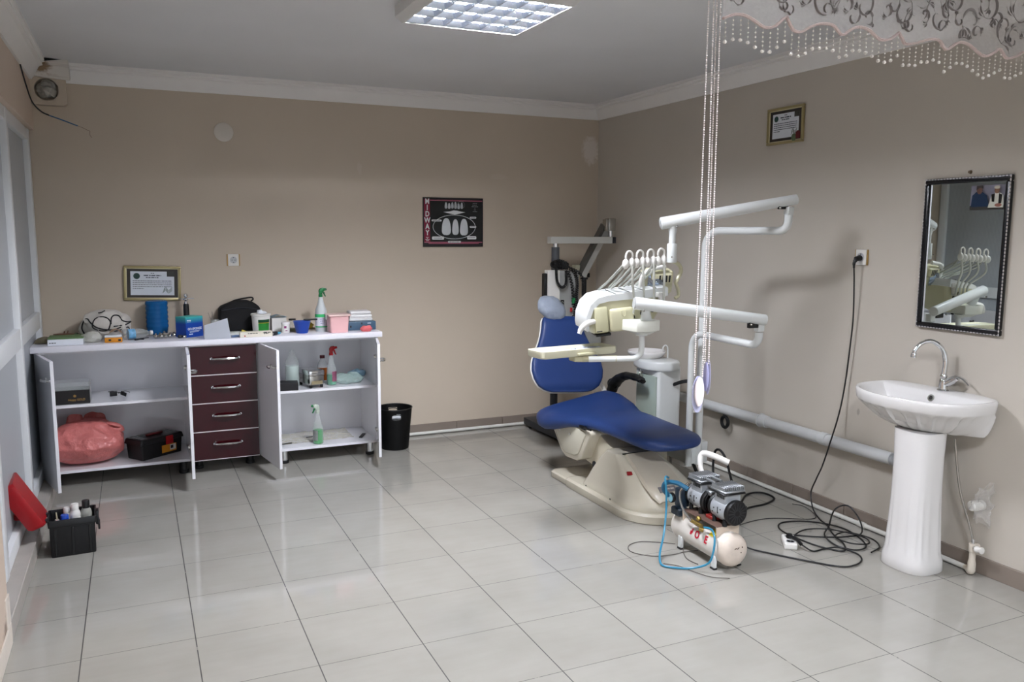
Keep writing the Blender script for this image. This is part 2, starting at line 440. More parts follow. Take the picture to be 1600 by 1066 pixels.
# ================================================================ ceiling light (four tubes over a mirror louvre)
SKY, EXPO, TUBE = 1.8, 0.2, 560.0
LX, LY, LZ = -2.09, -2.56, 2.54
lt = thing('ceiling_light', 'square white ceiling light with mirrored louvre grid', 'ceiling light', (LX, LY, LZ))
q = B(); a = .31
for s in (-1, 1):
    for ax in (0, 1):
        # frame bars with a chamfered outer edge
        prof = [(.283, LZ), (.292, LZ), (.318, LZ+.03), (.318, ZC), (.283, ZC)]
        rs = []
        for t in (-1, 1):
            ring = []
            for d, z in prof:
                ring.append(Vector((LX+s*d, LY+t*d, z)) if ax == 0 else Vector((LX+t*d, LY+s*d, z)))
            rs.append(ring)
        q.rings(rs)
q.build('frame', mat('white_lamp_enamel', '#d5d5d3', .4), lt)
q = B(); q.box(LX-.285, LX+.285, LY-.285, LY+.285, LZ+.055, LZ+.06); q.build('reflector', mat('lamp_reflector', '#e8eaf0', .35, var=.01), lt)
lv = mat('mirror_louvre', '#c3cbd8', .2, metal=1, var=.01)
q = B()
for i in range(5):       # long parabolic blades between the tubes (they run along x)
    y = LY-.28+.14*i
    q.prism([(y-.018, LZ+.03), (y-.003, LZ+.004), (y+.003, LZ+.004), (y+.018, LZ+.03)], -.283, .283, M=Matrix.Translation((LX, 0, 0)) @ Matrix(((0, 0, 1, 0), (1, 0, 0, 0), (0, 1, 0, 0), (0, 0, 0, 1))))
for i in range(7):
    x = LX-.28+.56*i/6
    q.prism([(x-.008, LZ+.026), (x-.0015, LZ+.003), (x+.0015, LZ+.003), (x+.008, LZ+.026)], -.283, .283, M=Matrix(((1, 0, 0, 0), (0, 0, 1, LY), (0, 1, 0, 0), (0, 0, 0, 1))))
q.build('louvre', lv, lt)
TUB = emit('fluorescent_tube', '#f2f5ff', TUBE)
for i in range(4):
    y = LY-.21+.14*i
    q = B(); q.cyl((LX-.265, y, LZ+.061), (LX+.265, y, LZ+.026), .0125, seg=10); q.build('tube', TUB, lt)
# copy of the fitting, added out of view to brighten the room
dup(lt, (LX, -5.65, LZ), 0, 'added unseen ceiling light brightening the room from behind the viewer')
# ================================================================ base cabinets and worktop
CT = .893                       # worktop height
def handle_bm(c, half, axis, out, drop=.03):
    """bowed chrome bar handle on two feet; axis = direction of the bar, out = away from the door"""
    c, axis, out = Vector(c), Vector(axis), Vector(out)
    b = B()
    pts = [c-axis*half, c-axis*half*.9+out*drop*.8, c-axis*half*.45+out*drop*1.05, c+out*drop*1.15, c+axis*half*.45+out*drop*1.05, c+axis*half*.9+out*drop*.8, c+axis*half]
    b.tube(pts, [.004, .0065, .0075, .0085, .0075, .0065, .004], seg=8, n=5)
    for s in (-1, 1): b.cyl(c+axis*half*s, c+axis*half*s+out*.006, .009, .007, seg=10)
    return b
def carcass(x0, x1, shelf, root):
    q = B(); t = .018; y0, y1, z0, z1 = -.46, -.015, .095, CT-.036
    q.box(x0, x0+t, y0, y1, z0, z1, .001, 1); q.box(x1-t, x1, y0, y1, z0, z1, .001, 1)
    q.box(x0+t, x1-t, y0, y1, z0, z0+t, .001, 1); q.box(x0+t, x1-t, y0+.02, y1, z1-t, z1)
    q.box(x0+t, x1-t, y1-.006, y1, z0+t, z1-t)
    q.build('carcass', WHITE_LAM, root)
    if shelf:
        q = B(); q.box(x0+t, x1-t, y0+.004, y1-.006, shelf-t, shelf, .001, 1); q.build('shelf', WHITE_LAM, root)
def leg(x, y, root, m=None):
    q = B(); q.cyl((x, y, .022), (x, y, .095), .025, seg=20); q.cyl((x, y, .09), (x, y, .095), .032, seg=20)
    o = q.build('leg', m or CHROME, root)
    q = B(); q.lathe([(.027, 0), (.03, .003), (.03, .018), (.026, .023)], (x, y, 0)); q.build('rubber_foot', BLACK_RUBBER, o)
def door(xh, side, w, root, handle_z, dx=0):
    """cabinet door swung open to about 90 degrees; side=+1: it hangs on the left jamb"""
    M = T(xh, -.462, 0, rz=R(-90+dx) if side > 0 else R(90+dx))
    s = 1 if side > 0 else -1
    q = B(); q.box(min(0, s*w), max(0, s*w), -.009, .009, .088, .852, .0012, 1, M=M)
    d = q.build('door', WHITE_LAM, root)
    # the handle is on the outer face: away from the opening
    cc = M @ Vector((s*(w-.06), -.009, handle_z)); ax = (M.to_3x3() @ Vector((s, 0, 0))); ou = (M.to_3x3() @ Vector((0, -1, 0)))
    handle_bm(cc, .05, ax, ou).build('handle', CHROME, d)
    for z in (.2, .72):
        q = B(); a = M @ Vector((s*.045, .009, z)); bq = M @ Vector((s*.045, .013, z)); q.cyl(a, bq, .017, seg=14)
        q.box(min(0, s*.05), max(0, s*.05), .009, .02, z-.008, z+.008, .002, 1, M=M)
        q.build('hinge', STEEL, d)

cl = thing('base_cabinet', 'white two-door base cabinet with doors open, holding a pink bag', 'cabinet', (-3.70, -.24, 0))
carcass(-4.135, -3.275, .522, cl)
for x, y in ((-4.07, -.37), (-3.33, -.37), (-4.07, -.07), (-3.33, -.07)): leg(x, y, cl, BLACK)
door(-4.125, 1, .405, cl, .74, dx=16); door(-3.285, -1, .405, cl, .74, dx=-1.5)

cr = thing('base_cabinet', 'white two-door base cabinet next to the black bin, doors open, holding spray bottles', 'cabinet', (-2.44, -.24, 0))
carcass(-2.85, -2.03, .512, cr)
for x, y in ((-2.685, -.40), (-2.085, -.40), (-2.685, -.07), (-2.085, -.07)): leg(x, y, cr)
door(-2.84, 1, .405, cr, .74, dx=9); door(-2.04, -1, .38, cr, .74, dx=-13)

cd = thing('drawer_cabinet', 'base cabinet with four dark burgundy drawers between the two white cabinets', 'cabinet', (-3.06, -.24, 0))
carcass(-3.273, -2.852, None, cd)
for x, y in ((-3.23, -.30), (-2.9, -.30), (-3.23, -.07), (-2.9, -.07)): leg(x, y, cd, BLACK)
zs = [.095, .285, .472, .658, .848]
for i in range(4):
    q = B(); q.box(-3.268, -2.857, -.481, -.463, zs[i]+.0035, zs[i+1]-.0035, .0015, 1)
    d = q.build('drawer', BURGUNDY, cd)
    handle_bm((-3.055, -.481, (zs[i]+zs[i+1])/2+.012), .085, (1, 0, 0), (0, -1, 0), .028).build('handle', CHROME, d)
    q = B(); q.box(-3.25, -2.875, -.462, -.05, zs[i]+.03, zs[i+1]-.06); q.build('drawer_box', WHITE_LAM, d)
q = B(); q.box(-3.268, -2.857, -.4825, -.4625, .847, .8535); 
for z in zs[1:4]: q.box(-3.268, -2.857, -.4822, -.4625, z-.0028, z+.0028)
q.box(-3.268, -2.857, -.4822, -.4625, .0945, .098); q.build('edge_strip', mat('pink_white_edging', '#d9cdd0', .3), cd)
q = B(); q.box(-4.15, -2.008, -.505, -.004, CT-.036, CT, .002, 2)
single(q.build('worktop', mat('white_worktop', '#e4e3ea', .2, var=.02, coat=.2)), 'long white worktop lying over all three base cabinets', 'worktop')

# ================================================================ things on the worktop
def on(x, y, z=CT): return (x, y, z)
def solid(name, label, cat, b, m, group=None): return single(b.build(name, m), label, cat, group)

# far left: flat pouch, white box on a green one
b = B(); b.sheet(lambda u, v: (-4.145+.1*u, -.34+.2*v, CT+.004+.026*math.sin(PI*min(1, u*1.1))**.4*math.sin(PI*v)**.35), 12, 14, .002)
b.jitter(.003, 30, 1, CT+.001); solid('pouch', 'flat olive and cream pouch at the left end of the worktop', 'pouch', b, mat('olive_pouch', '#a39a80', .5, var=.35, vscale=14))
r = thing('flat_box', 'long flat white box with a green lid, nearest the left end of the worktop', 'box', on(-3.965, -.375))
b = B(); b.box(-4.06, -3.868, -.46, -.28, CT, CT+.036, .002, 1); o = b.build('body', PAPER, r)
b = B(); b.box(-4.061, -3.867, -.445, -.279, CT+.036, CT+.044, .002, 1); b.build('lid', mat('leaf_green_card', '#5d7a4e', .6), r)
b = B(); b.words(.036, .005, T(-4.033, -.4602, CT+.016, rx=R(90)), 3); b.build('print', INK, o)
b = B(); b.box(-4.035, -3.915, -.26, -.06, CT, CT+.03, .003, 2); solid('green_box', 'flat green and white box lying behind the long white box', 'box', b, mat('green_printed_card', '#47663f', .55, var=.4, vscale=26))
b = B(); b.lathe([(.0, .0), (.05, .003), (.052, .007), (.03, .01), (0, .011)], (-3.99, -.17, CT+.031), sx=1.2, sy=.7); b.tube([(-3.99, -.17, CT+.04), (-3.985, -.17, CT+.055)], .004, 6); b.tube([(-3.97, -.17, CT+.04), (-3.966, -.17, CT+.058)], .004, 6)
solid('wax_plate', 'small brown-topped disc lying on the flat green box', 'plate', b, mat('brown_wax', '#6d4a38', .5, var=.3))

# white drawstring bag with black piping
r = thing('cloth_bag', 'rumpled white cloth bag with black piping slumped against the wall', 'bag', on(-3.755, -.17))
def bagf(u, v):
    th = 2*PI*u; ph = PI*v
    rx, ry, rz = .148, .1, .19
    z = CT+rz*.5*(1-math.cos(ph))*.98
    w = math.sin(ph)**.75*(1.08-.25*v)
    p = Vector((-3.752+rx*w*math.cos(th), -.165+ry*w*math.sin(th), z))
    d = noise.noise_vector(p*12)*.035*math.sin(ph)+noise.noise_vector(p*30)*.014*math.sin(ph)
    q = p+d; q.z = max(q.z, CT+.001); return q
b = B(); b.sheet(bagf, 45, 26); body = b.build('body', mat('white_canvas', '#c9c4bd', .8, var=.1, bump=.15, bscale=140), r)
from mathutils.bvhtree import BVHTree
bagv = BVHTree.FromPolygons([MW[r.name] @ v.co for v in body.data.vertices], [list(p.vertices) for p in body.data.polygons])
pip = mat('black_piping', '#0d0e14', .6)
def front(x, z, off=.006):   # a point on the front skin of the bag
    hit = bagv.ray_cast(Vector((x, -1, CT+z)), Vector((0, 1, 0)))[0]
    if hit: return hit+Vector((0, -.0025, 0))
    v = min(.97, max(.03, math.acos(max(-1, min(1, 1-2*(z/(.19*.98)))))/PI))
    w = math.sin(PI*v)**.75*(1.08-.25*v); c = max(-.98, min(.98, (x+3.752)/(.148*w)))
    p = Vector((x, -.165-.1*w*math.sqrt(1-c*c), CT+z)); return p+Vector((0, -off-.012, 0))
for pts in ([(-3.865, .02), (-3.885, .07), (-3.872, .118), (-3.85, .135), (-3.832, .112), (-3.8, .083), (-3.75, .066), (-3.70, .062), (-3.66, .075)],
            [(-3.815, .12), (-3.822, .088), (-3.806, .07), (-3.77, .058), (-3.735, .063), (-3.722, .088), (-3.718, .115), (-3.735, .137), (-3.765, .147), (-3.8, .138), (-3.815, .12)],
            [(-3.715, .1), (-3.712, .135), (-3.695, .15), (-3.668, .145), (-3.65, .118), (-3.625, .105), (-3.60, .1), (-3.63, .088), (-3.66, .085), (-3.70, .083)],
            [(-3.70, .05), (-3.66, .058), (-3.62, .068), (-3.61, .05)], [(-3.785, .168), (-3.765, .172), (-3.75, .18)]):
    b = B(); b.tube([front(*p) for p in pts], .0042, 6, 5); b.build('piping', pip, r)

# cloudy clear bag, orange sachet pack, lying bottle
b = B(); b.ball((-3.822, -.38, CT+.033), (.058, .05, .034), 24, 16); b.jitter(.011, 42, 3, CT+.0015)
solid('plastic_bag', 'crumpled cloudy clear bag in front of the white cloth bag', 'bag', b, CLEAR2)
r = thing('sachet_pack', 'orange and white carton pack with a clear peach wrap on the worktop', 'pack', on(-3.70, -.40))
b = B(); b.box(-3.752, -3.652, -.43, -.38, CT, CT+.03, .004, 2); b.build('carton', mat('orange_card', '#d38a1f', .45, var=.35, vscale=30), r)
b = B(); b.box(-3.752, -3.655, -.425, -.385, CT+.03, CT+.044, .003, 1); b.build('flap', PAPER, r)
b = B(); b.sheet(lambda u, v: (-3.735+.095*u, -.375+.05*v, CT+.025+.055*math.sin(PI*u)**.5*(1-.3*v)), 14, 8, .0015); b.jitter(.008, 40, 5, CT+.002); b.build('wrap', mat('peach_wrap', '#d9bfa6', .35), r)
b = B(); b.box(-3.73, -3.715, -.4315, -.43, CT+.01, CT+.022); b.build('print', INK, r); b = B(); b.box(-3.675, -3.66, -.4315, -.43, CT+.008, CT+.02); b.build('print', INK, r)
r = thing('water_bottle', 'clear plastic bottle with a light blue label lying on its side', 'bottle', on(-3.575, -.30))
M = T(-3.65, -.315, CT+.034, ry=R(90), rz=R(14))
b = B(); b.lathe([(.0, 0), (.028, .001), (.033, .008), (.033, .1), (.03, .12), (.014, .15), (.013, .165), (0, .1655)], M=M); b.build('shell', CLEAR, r)
b = B(); b.lathe([(.0336, .03), (.0338, .031), (.0338, .07), (.0336, .071)], M=M, cap=False); b.build('label', mat('light_blue_label', '#6ca7cf', .4, var=.5, vscale=60), r)
b = B(); b.lathe([(0, .166), (.0145, .1661), (.0145, .18), (0, .1801)], M=M); b.build('cap', WHITE_PLASTIC, r)

# blue jug standing upside down
BLUEGL = mat('blue_translucent_plastic', '#2a86d8', .12, trans=.6, ior=1.25, var=.25, vscale=12)
r = thing('water_jug', 'translucent blue plastic water jug standing under the framed certificate', 'jug', on(-3.44, -.1))
b = B(); pr = [(.0, .0), (.05, .002), (.062, .012), (.066, .03)]
for k in range(6): pr += [(.067, .045+.03*k), (.0705, .055+.03*k), (.0705, .064+.03*k)]
pr += [(.07, .218), (.066, .226), (.05, .231), (0, .232)]
b.lathe(pr, (-3.44, -.1, CT), 32); b.build('body', BLUEGL, r)
b = B(); b.lathe([(0, .004), (.055, .006), (.061, .03), (.062, .11), (.06, .112), (0, .1121)], (-3.44, -.1, CT)); b.build('water', mat('blue_water', '#1b6fc0', .05, trans=.8, ior=1.33, var=.1), r)

# steel impression balls and small instruments
ball_xy = [(-3.457, -.335, 0), (-3.425, -.338, 0), (-3.398, -.325, 0), (-3.373, -.318, 0), (-3.347, -.29, 0), (-3.328, -.26, 0), (-3.405, -.292, .008), (-3.43, -.295, 0)]
ball_lab = ['shiny steel ball nearest the left of the loose steel balls', 'shiny steel ball second from the left in the front row', 'shiny steel ball in the middle of the front row', 'shiny steel ball at the right end of the front row',
            'shiny steel ball behind the right end of the front row', 'shiny steel ball farthest right, beside the blue box', 'steel ball resting raised on top behind the front row', 'steel ball half hidden behind the leftmost two']
for (x, y, dz), lb in zip(ball_xy, ball_lab):
    b = B(); b.ball((x, y, CT+.0145+dz), .0148, 16, 10); b.lathe([(.0035, 0), (.005, .003), (.005, .01)], (x, y, CT+.026+dz), 8)
    solid('steel_ball', lb, 'steel ball', b, STEEL, 'steel balls on the worktop')
b = B(); b.tube([(-3.62, -.35, CT+.006), (-3.56, -.33, CT+.006), (-3.5, -.3, CT+.006)], .003, 6); b.tube([(-3.56, -.345, CT+.006), (-3.53, -.375, CT+.006)], .004, 6); b.tube([(-3.58, -.39, CT+.006), (-3.54, -.34, CT+.007)], .005, 6)
solid('pliers', 'dark forceps lying open in front of the lying bottle', 'forceps', b, DARK_METAL)
b = B(); b.cyl((-3.325, -.37, CT+.012), (-3.305, -.36, CT+.012), .011, seg=14, bev=.003)
solid('metal_cap', 'small black-banded steel cap in front of the blue carton', 'cap', b, DARK_METAL)
b = B(); b.cyl((-3.298, -.375, CT+.011), (-3.278, -.368, CT+.011), .0105, seg=14, bev=.003)
solid('metal_cap', 'small bright steel cap touching the blue carton front', 'cap', b, STEEL)
b = B(); b.box(-3.275, -3.215, -.42, -.37, CT, CT+.004, .001, 1); b.jitter(.002, 50, 4, CT+.0005)
solid('packet', 'small clear flat packet lying in front of the blue carton', 'packet', b, CLEAR2)

# black handled torch with chrome top
r = thing('hand_piece', 'black upright handle with a chrome ball and cross bar on top', 'tool', on(-3.255, -.09))
b = B(); b.lathe([(0, 0), (.03, 0), (.03, .01), (.021, .02), (.0185, .19), (.0165, .2), (0, .2001)], (-3.255, -.09, CT), 20); b.build('grip', BLACK, r)
b = B(); b.lathe([(0, .2), (.012, .2), (.013, .206), (.009, .22), (.016, .228), (.016, .234), (.006, .242), (.012, .25), (.0135, .259), (.01, .268), (0, .272)], (-3.255, -.09, CT), 18)
b.tube([(-3.305, -.1, CT+.232), (-3.28, -.095, CT+.236), (-3.255, -.09, CT+.236), (-3.225, -.086, CT+.236), (-3.205, -.083, CT+.234)], [.002, .004, .005, .004, .004], 8, 3); b.build('head', CHROME, r)

# blue glove carton
def grad_card(name, c1, c2, z0, z1):
    m = mat(name, c1, .4); n, l = m.node_tree.nodes, m.node_tree.links
    g = n.new('ShaderNodeTexCoord'); s = n.new('ShaderNodeSeparateXYZ'); l.new(g.outputs['Object'], s.inputs[0])
    mr = n.new('ShaderNodeMapRange'); mr.inputs[1].default_value = z0; mr.inputs[2].default_value = z1; l.new(s.outputs['Z'], mr.inputs[0])
    mx = n.new('ShaderNodeMix'); mx.data_type = 'RGBA'; mx.inputs[6].default_value = lin(c1); mx.inputs[7].default_value = lin(c2); l.new(mr.outputs[0], mx.inputs[0])
    l.new(mx.outputs[2], n['Principled BSDF'].inputs['Base Color']); return m
r = thing('sponge_carton', 'blue carton with a turquoise top edge and white print on the worktop', 'carton', on(-3.25, -.285), R(38))
b = B(); b.box(-.07, .07, -.048, .048, 0, .135, .0015, 1); body = b.build('box', grad_card('blue_turquoise_card', '#0c3f9c', '#3fb0a8', .09, .134), r, False)
b = B(); F = lambda x, z: T(x, -.0484, z, rx=R(90))
WP = mat('white_print', '#dfe8f0', .5)
b.text('GO-SPONGE', .02, F(.0, .055), bold=.0006); b.words(.085, .003, F(.0, .041), 1); b.words(.075, .003, F(-.004, .034), 2); b.words(.034, .006, F(-.03, .021), 3); b.words(.03, .007, F(-.045, .112), 4); b.words(.03, .0025, F(-.045, .103), 5)
G = lambda y, z: T(.0704, y, z, rx=R(90), rz=R(90))
b.text('GO-SPONGE', .0135, G(.004, .04), bold=.0005); b.words(.026, .008, G(-.012, .058), 6); b.lathe([(0, 0), (.0125, 0), (.0125, .0006), (0, .0006)], M=T(.0702, -.01, .095, ry=R(90)))
b.build('print', WP, body, False)

# jar of instruments, leaning folded paper, black bag
r = thing('instrument_jar', 'small glass jar of slim instruments beside the black bag', 'jar', on(-3.075, -.13))
b = B(); b.lathe([(0, 0), (.03, .001), (.032, .006), (.032, .075), (.026, .085), (.026, .09), (.0245, .09), (.0245, .084), (.03, .074), (.03, .006), (0, .004)], (-3.075, -.13, CT), 20, cap=False); b.build('glass', CLEAR, r)
for dx, dz in ((-.045, .14), (-.02, .145), (.0, .09)):
    b = B(); b.tube([(-3.07, -.13, CT+.006), (-3.075+dx*.5, -.128, CT+.07), (-3.075+dx, -.122, CT+dz)], [.0032, .0025, .0016], 6, 3); b.build('instrument', STEEL, r)
b = B(); b.raw([(-3.175, -.492, CT+.001), (-3.012, -.494, CT+.001), (-3.028, -.46, CT+.13), (-3.17, -.455, CT+.088), (-3.17, -.395, CT+.001), (-3.02, -.40, CT+.001)], [(0, 1, 2, 3), (3, 2, 5, 4)])
bmesh.ops.solidify(b.bm, geom=b.bm.faces[:], thickness=.0012); solid('folded_paper', 'white folded sheet of paper propped like a tent at the worktop edge', 'paper', b, PAPER)
r = thing('black_bag', 'black soft bag with a top handle standing against the back wall', 'bag', on(-2.9, -.075))
poly = [(-.142, 0), (-.148, .06), (-.142, .15), (-.132, .175), (-.07, .2), (.0, .214), (.05, .212), (.085, .198), (.122, .175), (.136, .14), (.138, .06), (.13, 0)]
b = B(); b.prism(poly, -.052, .052, .02, 3, M=T(-2.905, -.075, CT+.001, rx=R(90))); b.jitter(.005, 18, 2, CT+.001); b.build('body', BLACK_CLOTH, r)
b = B(); b.tube([(-2.97, -.075, CT+.2), (-2.93, -.075, CT+.216), (-2.87, -.075, CT+.227), (-2.825, -.075, CT+.231), (-2.815, -.075, CT+.218), (-2.83, -.075, CT+.205)], .006, 6, 5); b.build('handle', BLACK, r)
b = B(); b.tube([(-3.03, -.128, CT+.15), (-2.9, -.13, CT+.165), (-2.785, -.128, CT+.15)], .003, 6, 6); b.build('zip', DARK_METAL, r)
b = B(); b.ball((-3.09, -.06, CT+.03), (.032, .035, .03), 16, 10); b.jitter(.004, 30, 9, CT+.001); solid('black_pouch', 'small black pouch tucked left of the big black bag', 'pouch', b, BLACK_CLOTH)
# small papers and a yellow tag near the bag
b = B(); b.box(-3.0, -2.935, -.33, -.27, CT, CT+.02, .002, 1); solid('leaflet_box', 'small pale printed box between the folded paper and the white tub', 'box', b, mat('pale_printed_card', '#c9cbc6', .6, var=.25, vscale=40))
b = B(); b.sheet(lambda u, v: (-3.0+.1*u, -.45+.09*v, CT+.002+.004*math.sin(5*u+3*v)**2), 8, 6, .001); solid('blue_leaflet', 'blue and white leaflet lying behind the propped paper', 'leaflet', b, mat('blue_leaflet', '#8fb0dc', .6, var=.4, vscale=25))
b = B(); b.box(-.018, .018, -.004, .004, 0, .04, .002, 1, M=T(-2.93, -.4, CT+.001, rx=R(-20), ry=R(25))); solid('yellow_tag', 'small yellow folded tag behind the flat cream carton', 'tag', b, mat('yellow_card', '#c9b532', .5, var=.2))

# white tub with green label and a crumpled tissue
r = thing('white_tub', 'white plastic tub with a green label and scrap of tissue on its lid', 'tub', on(-2.785, -.215))
b = B(); b.lathe([(0, 0), (.052, 0), (.055, .004), (.062, .115), (.067, .118), (.067, .128), (.063, .13), (.06, .127), (0, .126)], (-2.785, -.215, CT), 32); b.build('body', WHITE_PLASTIC, r)
b = B()
def lab(u, v): 
    a = R(-115+80*u); z = .012+.08*v; rr = .0557+.0068*z/.115+.0006; return (-2.785+rr*math.cos(a), -.215+rr*math.sin(a), CT+z)
b.sheet(lab, 14, 3, .0006); lo = b.build('label', mat('green_label', '#3fae4c', .4, var=.15), r)
b = B(); b.sheet(lambda u, v: tuple(Vector(lab(u, .74+.26*v))+Vector((.0006, -.001, 0))), 14, 2, .0006); b.build('label_band', mat('dark_green_band', '#1c5a38', .4), lo)
b = B(); b.sheet(lambda u, v: tuple(Vector(lab(u, .68+.06*v))+Vector((.0006, -.0011, 0))), 14, 2, .0006); b.build('label_stripe', mat('yellow_stripe', '#cfc13d', .4), lo)
b = B(); b.ball((-2.78, -.215, CT+.134), (.035, .028, .012), 18, 12); b.box(-.016, .016, -.01, .01, 0, .024, .004, 2, M=T(-2.79, -.215, CT+.13, rz=.4)); b.jitter(.006, 55, 2, CT+.127); b.build('tissue', PAPER, r)
# flat cream carton, tube, white box with blue sheet, small pot, glass cup
r = thing('flat_carton', 'flat cream carton with black print lying at the worktop front', 'carton', on(-2.852, -.465))
b = B(); b.box(-2.955, -2.75, -.485, -.44, CT, CT+.036, .0015, 1); o = b.build('box', mat('cream_card', '#dcd6c8', .6), r)
b = B(); b.words(.062, .005, T(-2.875, -.4852, CT+.025, rx=R(90)), 1); b.build('print', INK, o); b = B(); b.words(.045, .006, T(-2.785, -.4852, CT+.028, rx=R(90)), 2); b.words(.03, .005, T(-2.79, -.4852, CT+.02, rx=R(90)), 3); b.build('print', INK, o)
b = B(); b.lathe([(0, 0), (.0045, 0), (.0045, .0006), (0, .0006)], M=T(-2.925, -.4853, CT+.01, rx=R(90))); b.build('seal', RED, o)
r = thing('paste_tube', 'small dark and turquoise paste tube lying beside the cream carton', 'tube', on(-2.718, -.44))
b = B(); b.cyl((-2.742, -.455, CT+.013), (-2.715, -.43, CT+.013), .013, seg=16, bev=.002); b.build('cap', DARK_METAL, r)
b = B(); b.cyl((-2.715, -.43, CT+.012), (-2.69, -.405, CT+.011), .011, .008, seg=16); b.build('tube', mat('turquoise_plastic', '#3d8fae', .35), r)
b = B(); b.cyl((-2.748, -.462, CT+.014), (-2.7425, -.456, CT+.014), .009, seg=14); b.build('nozzle', CHROME, r)
b = B(); b.box(-2.71, -2.61, -.2, -.08, CT, CT+.092, .002, 1); solid('white_carton', 'plain white carton standing between the white tub and the blue bowl', 'carton', b, mat('offwhite_card', '#d3d1cc', .6))
b = B(); b.sheet(lambda u, v: (-2.72+.12*u, -.18+.1*v, CT+.0935+.014*math.sin(PI*u)**2), 14, 6, .001); solid('blue_wrapper', 'pale blue printed wrapper lying on the plain white carton', 'wrapper', b, mat('blue_wrapper', '#8fb6cc', .3, var=.35, vscale=30))
r = thing('powder_pot', 'small white pot with a purple square print in front of the white carton', 'pot', on(-2.634, -.3))
b = B(); b.lathe([(0, 0), (.026, 0), (.027, .004), (.0275, .055), (.026, .057), (0, .058)], (-2.634, -.3, CT), 24); o = b.build('body', WHITE_PLASTIC, r)
b = B(); b.lathe([(0, .058), (.029, .0582), (.029, .07), (.027, .073), (0, .0735)], (-2.634, -.3, CT), 24); b.build('lid', mat('translucent_lid', '#e3dfdf', .3), r)
b = B(); b.box(-2.648, -2.632, -.3285, -.3262, CT+.031, CT+.047, .0005, 1); b.box(-2.64, -2.626, -.3285, -.3262, CT+.013, CT+.018); b.build('print', mat('purple_ink', '#86306b', .5), o)
r = thing('glass_jar', 'clear glass jar with a dark lid behind the blue bowl', 'jar', on(-2.578, -.24))
b = B(); b.lathe([(0, 0), (.028, 0), (.03, .005), (.03, .06), (.024, .072), (.024, .076), (0, .0765)], (-2.578, -.24, CT), 22); b.build('glass', CLEAR, r)
b = B(); b.lathe([(0, .004), (.026, .004), (.027, .02), (0, .0205)], (-2.578, -.24, CT), 22); b.build('contents', mat('olive_paste', '#6d6a2c', .5), r)
b = B(); b.lathe([(0, .077), (.025, .0772), (.025, .088), (0, .0885)], (-2.578, -.24, CT), 22); b.build('lid', BLACK, r)
# blue rubber bowl with spatula
r = thing('mixing_bowl', 'royal blue rubber mixing bowl with a black spatula laid across it', 'bowl', on(-2.535, -.37))
b = B(); b.lathe([(0, 0), (.036, 0), (.039, .003), (.058, .08), (.06, .083), (.057, .084), (.053, .078), (.036, .012), (0, .01)], (-2.535, -.37, CT), 32, cap=False); b.build('bowl', mat('royal_blue_rubber', '#12409e', .45, var=.08), r)
r = thing('spatula', 'black-handled spatula resting on the rim of the blue bowl', 'spatula', (-2.47, -.37, CT+.085))
b = B(); b.box(-2.525, -2.43, -.381, -.367, CT+.0855, CT+.0965, .004, 2); b.build('grip', BLACK, r)
b = B(); b.box(-2.6, -2.52, -.384, -.364, CT+.089, CT+.0905, .0005, 1); b.build('blade', STEEL, r)
b = B(); b.ball((-2.45, -.15, CT+.026), (.034, .027, .026), 20, 12); b.lathe([(.01, 0), (.004, .008), (0, .009)], (-2.417, -.15, CT+.026), 8, M=None); solid('lemon_bottle', 'small yellow lemon-shaped bottle behind the blue bowl', 'bottle', b, mat('lemon_yellow', '#b59a22', .4, var=.15, bump=.2))
b = B(); b.box(-2.47, -2.40, -.14, -.06, CT, CT+.008, .002, 1); solid('beige_pad', 'flat beige pad lying behind the blue bowl', 'pad', b, mat('beige_pad', '#b0a48c', .6))

# spray bottles
def trigger(c, s, root, m, m2=None, face=1, h=.07):
    """spray head: collar, body, nozzle, trigger; face=+1 nozzle to +x"""
    x, y, z = c
    b = B(); b.cyl((x, y, z), (x, y, z+.02*s), .0155*s, seg=18)
    b.prism([(x+face*a*s, z+.02*s+q*s) for a, q in ((-.012, 0), (.012, 0), (.014, .014), (.03, .026), (.034, .044), (.022, .052), (-.004, .046), (-.014, .03))][::face], -.0095*s, .0095*s, .003, 2, M=Matrix(((1, 0, 0, 0), (0, 0, 1, y), (0, 1, 0, 0), (0, 0, 0, 1))))
    o = b.build('spray_head', m, root)
    b = B(); b.cyl((x+face*.03*s, y, z+.056*s), (x+face*.046*s, y, z+.06*s), .0095*s, seg=14); b.build('nozzle', m2 or m, o)
    b = B(); b.prism([(x+face*a*s, z+q*s) for a, q in ((.016, .036), (.03, .04), (.034, .02), (.042, .004), (.034, 0), (.026, .014))][::face], -.006*s, .006*s, .002, 1, M=Matrix(((1, 0, 0, 0), (0, 0, 1, y), (0, 1, 0, 0), (0, 0, 0, 1)))); b.build('trigger', m2 or m, o)
FROST = mat('frosted_plastic', '#d2d8da', .35, trans=.25, var=.03)
r = thing('spray_bottle', 'tall white spray bottle with a green trigger on the worktop', 'spray bottle', on(-2.391, -.31))
b = B(); b.lathe([(0, 0), (.036, 0), (.04, .005), (.041, .06), (.04, .135), (.036, .155), (.022, .195), (.0145, .23), (.0135, .24), (0, .2405)], (-2.391, -.31, CT), 28); o = b.build('bottle', FROST, r)
b = B(); b.lathe([(.0416, .028), (.0418, .029), (.0418, .115), (.0414, .116)], (-2.391, -.31, CT), 28, cap=False); b.build('label', mat('pale_label', '#d5d6e0', .5, var=.12, vscale=50), o)
for z0, z1 in ((.1, .122), (.03, .038)):
    b = B(); b.lathe([(.0419, z0), (.0422, z0+.001), (.0422, z1-.001), (.0419, z1)], (-2.391, -.31, CT), 28, cap=False); b.build('label_band', mat('bright_green_band', '#35b26a', .4), o)
b = B()
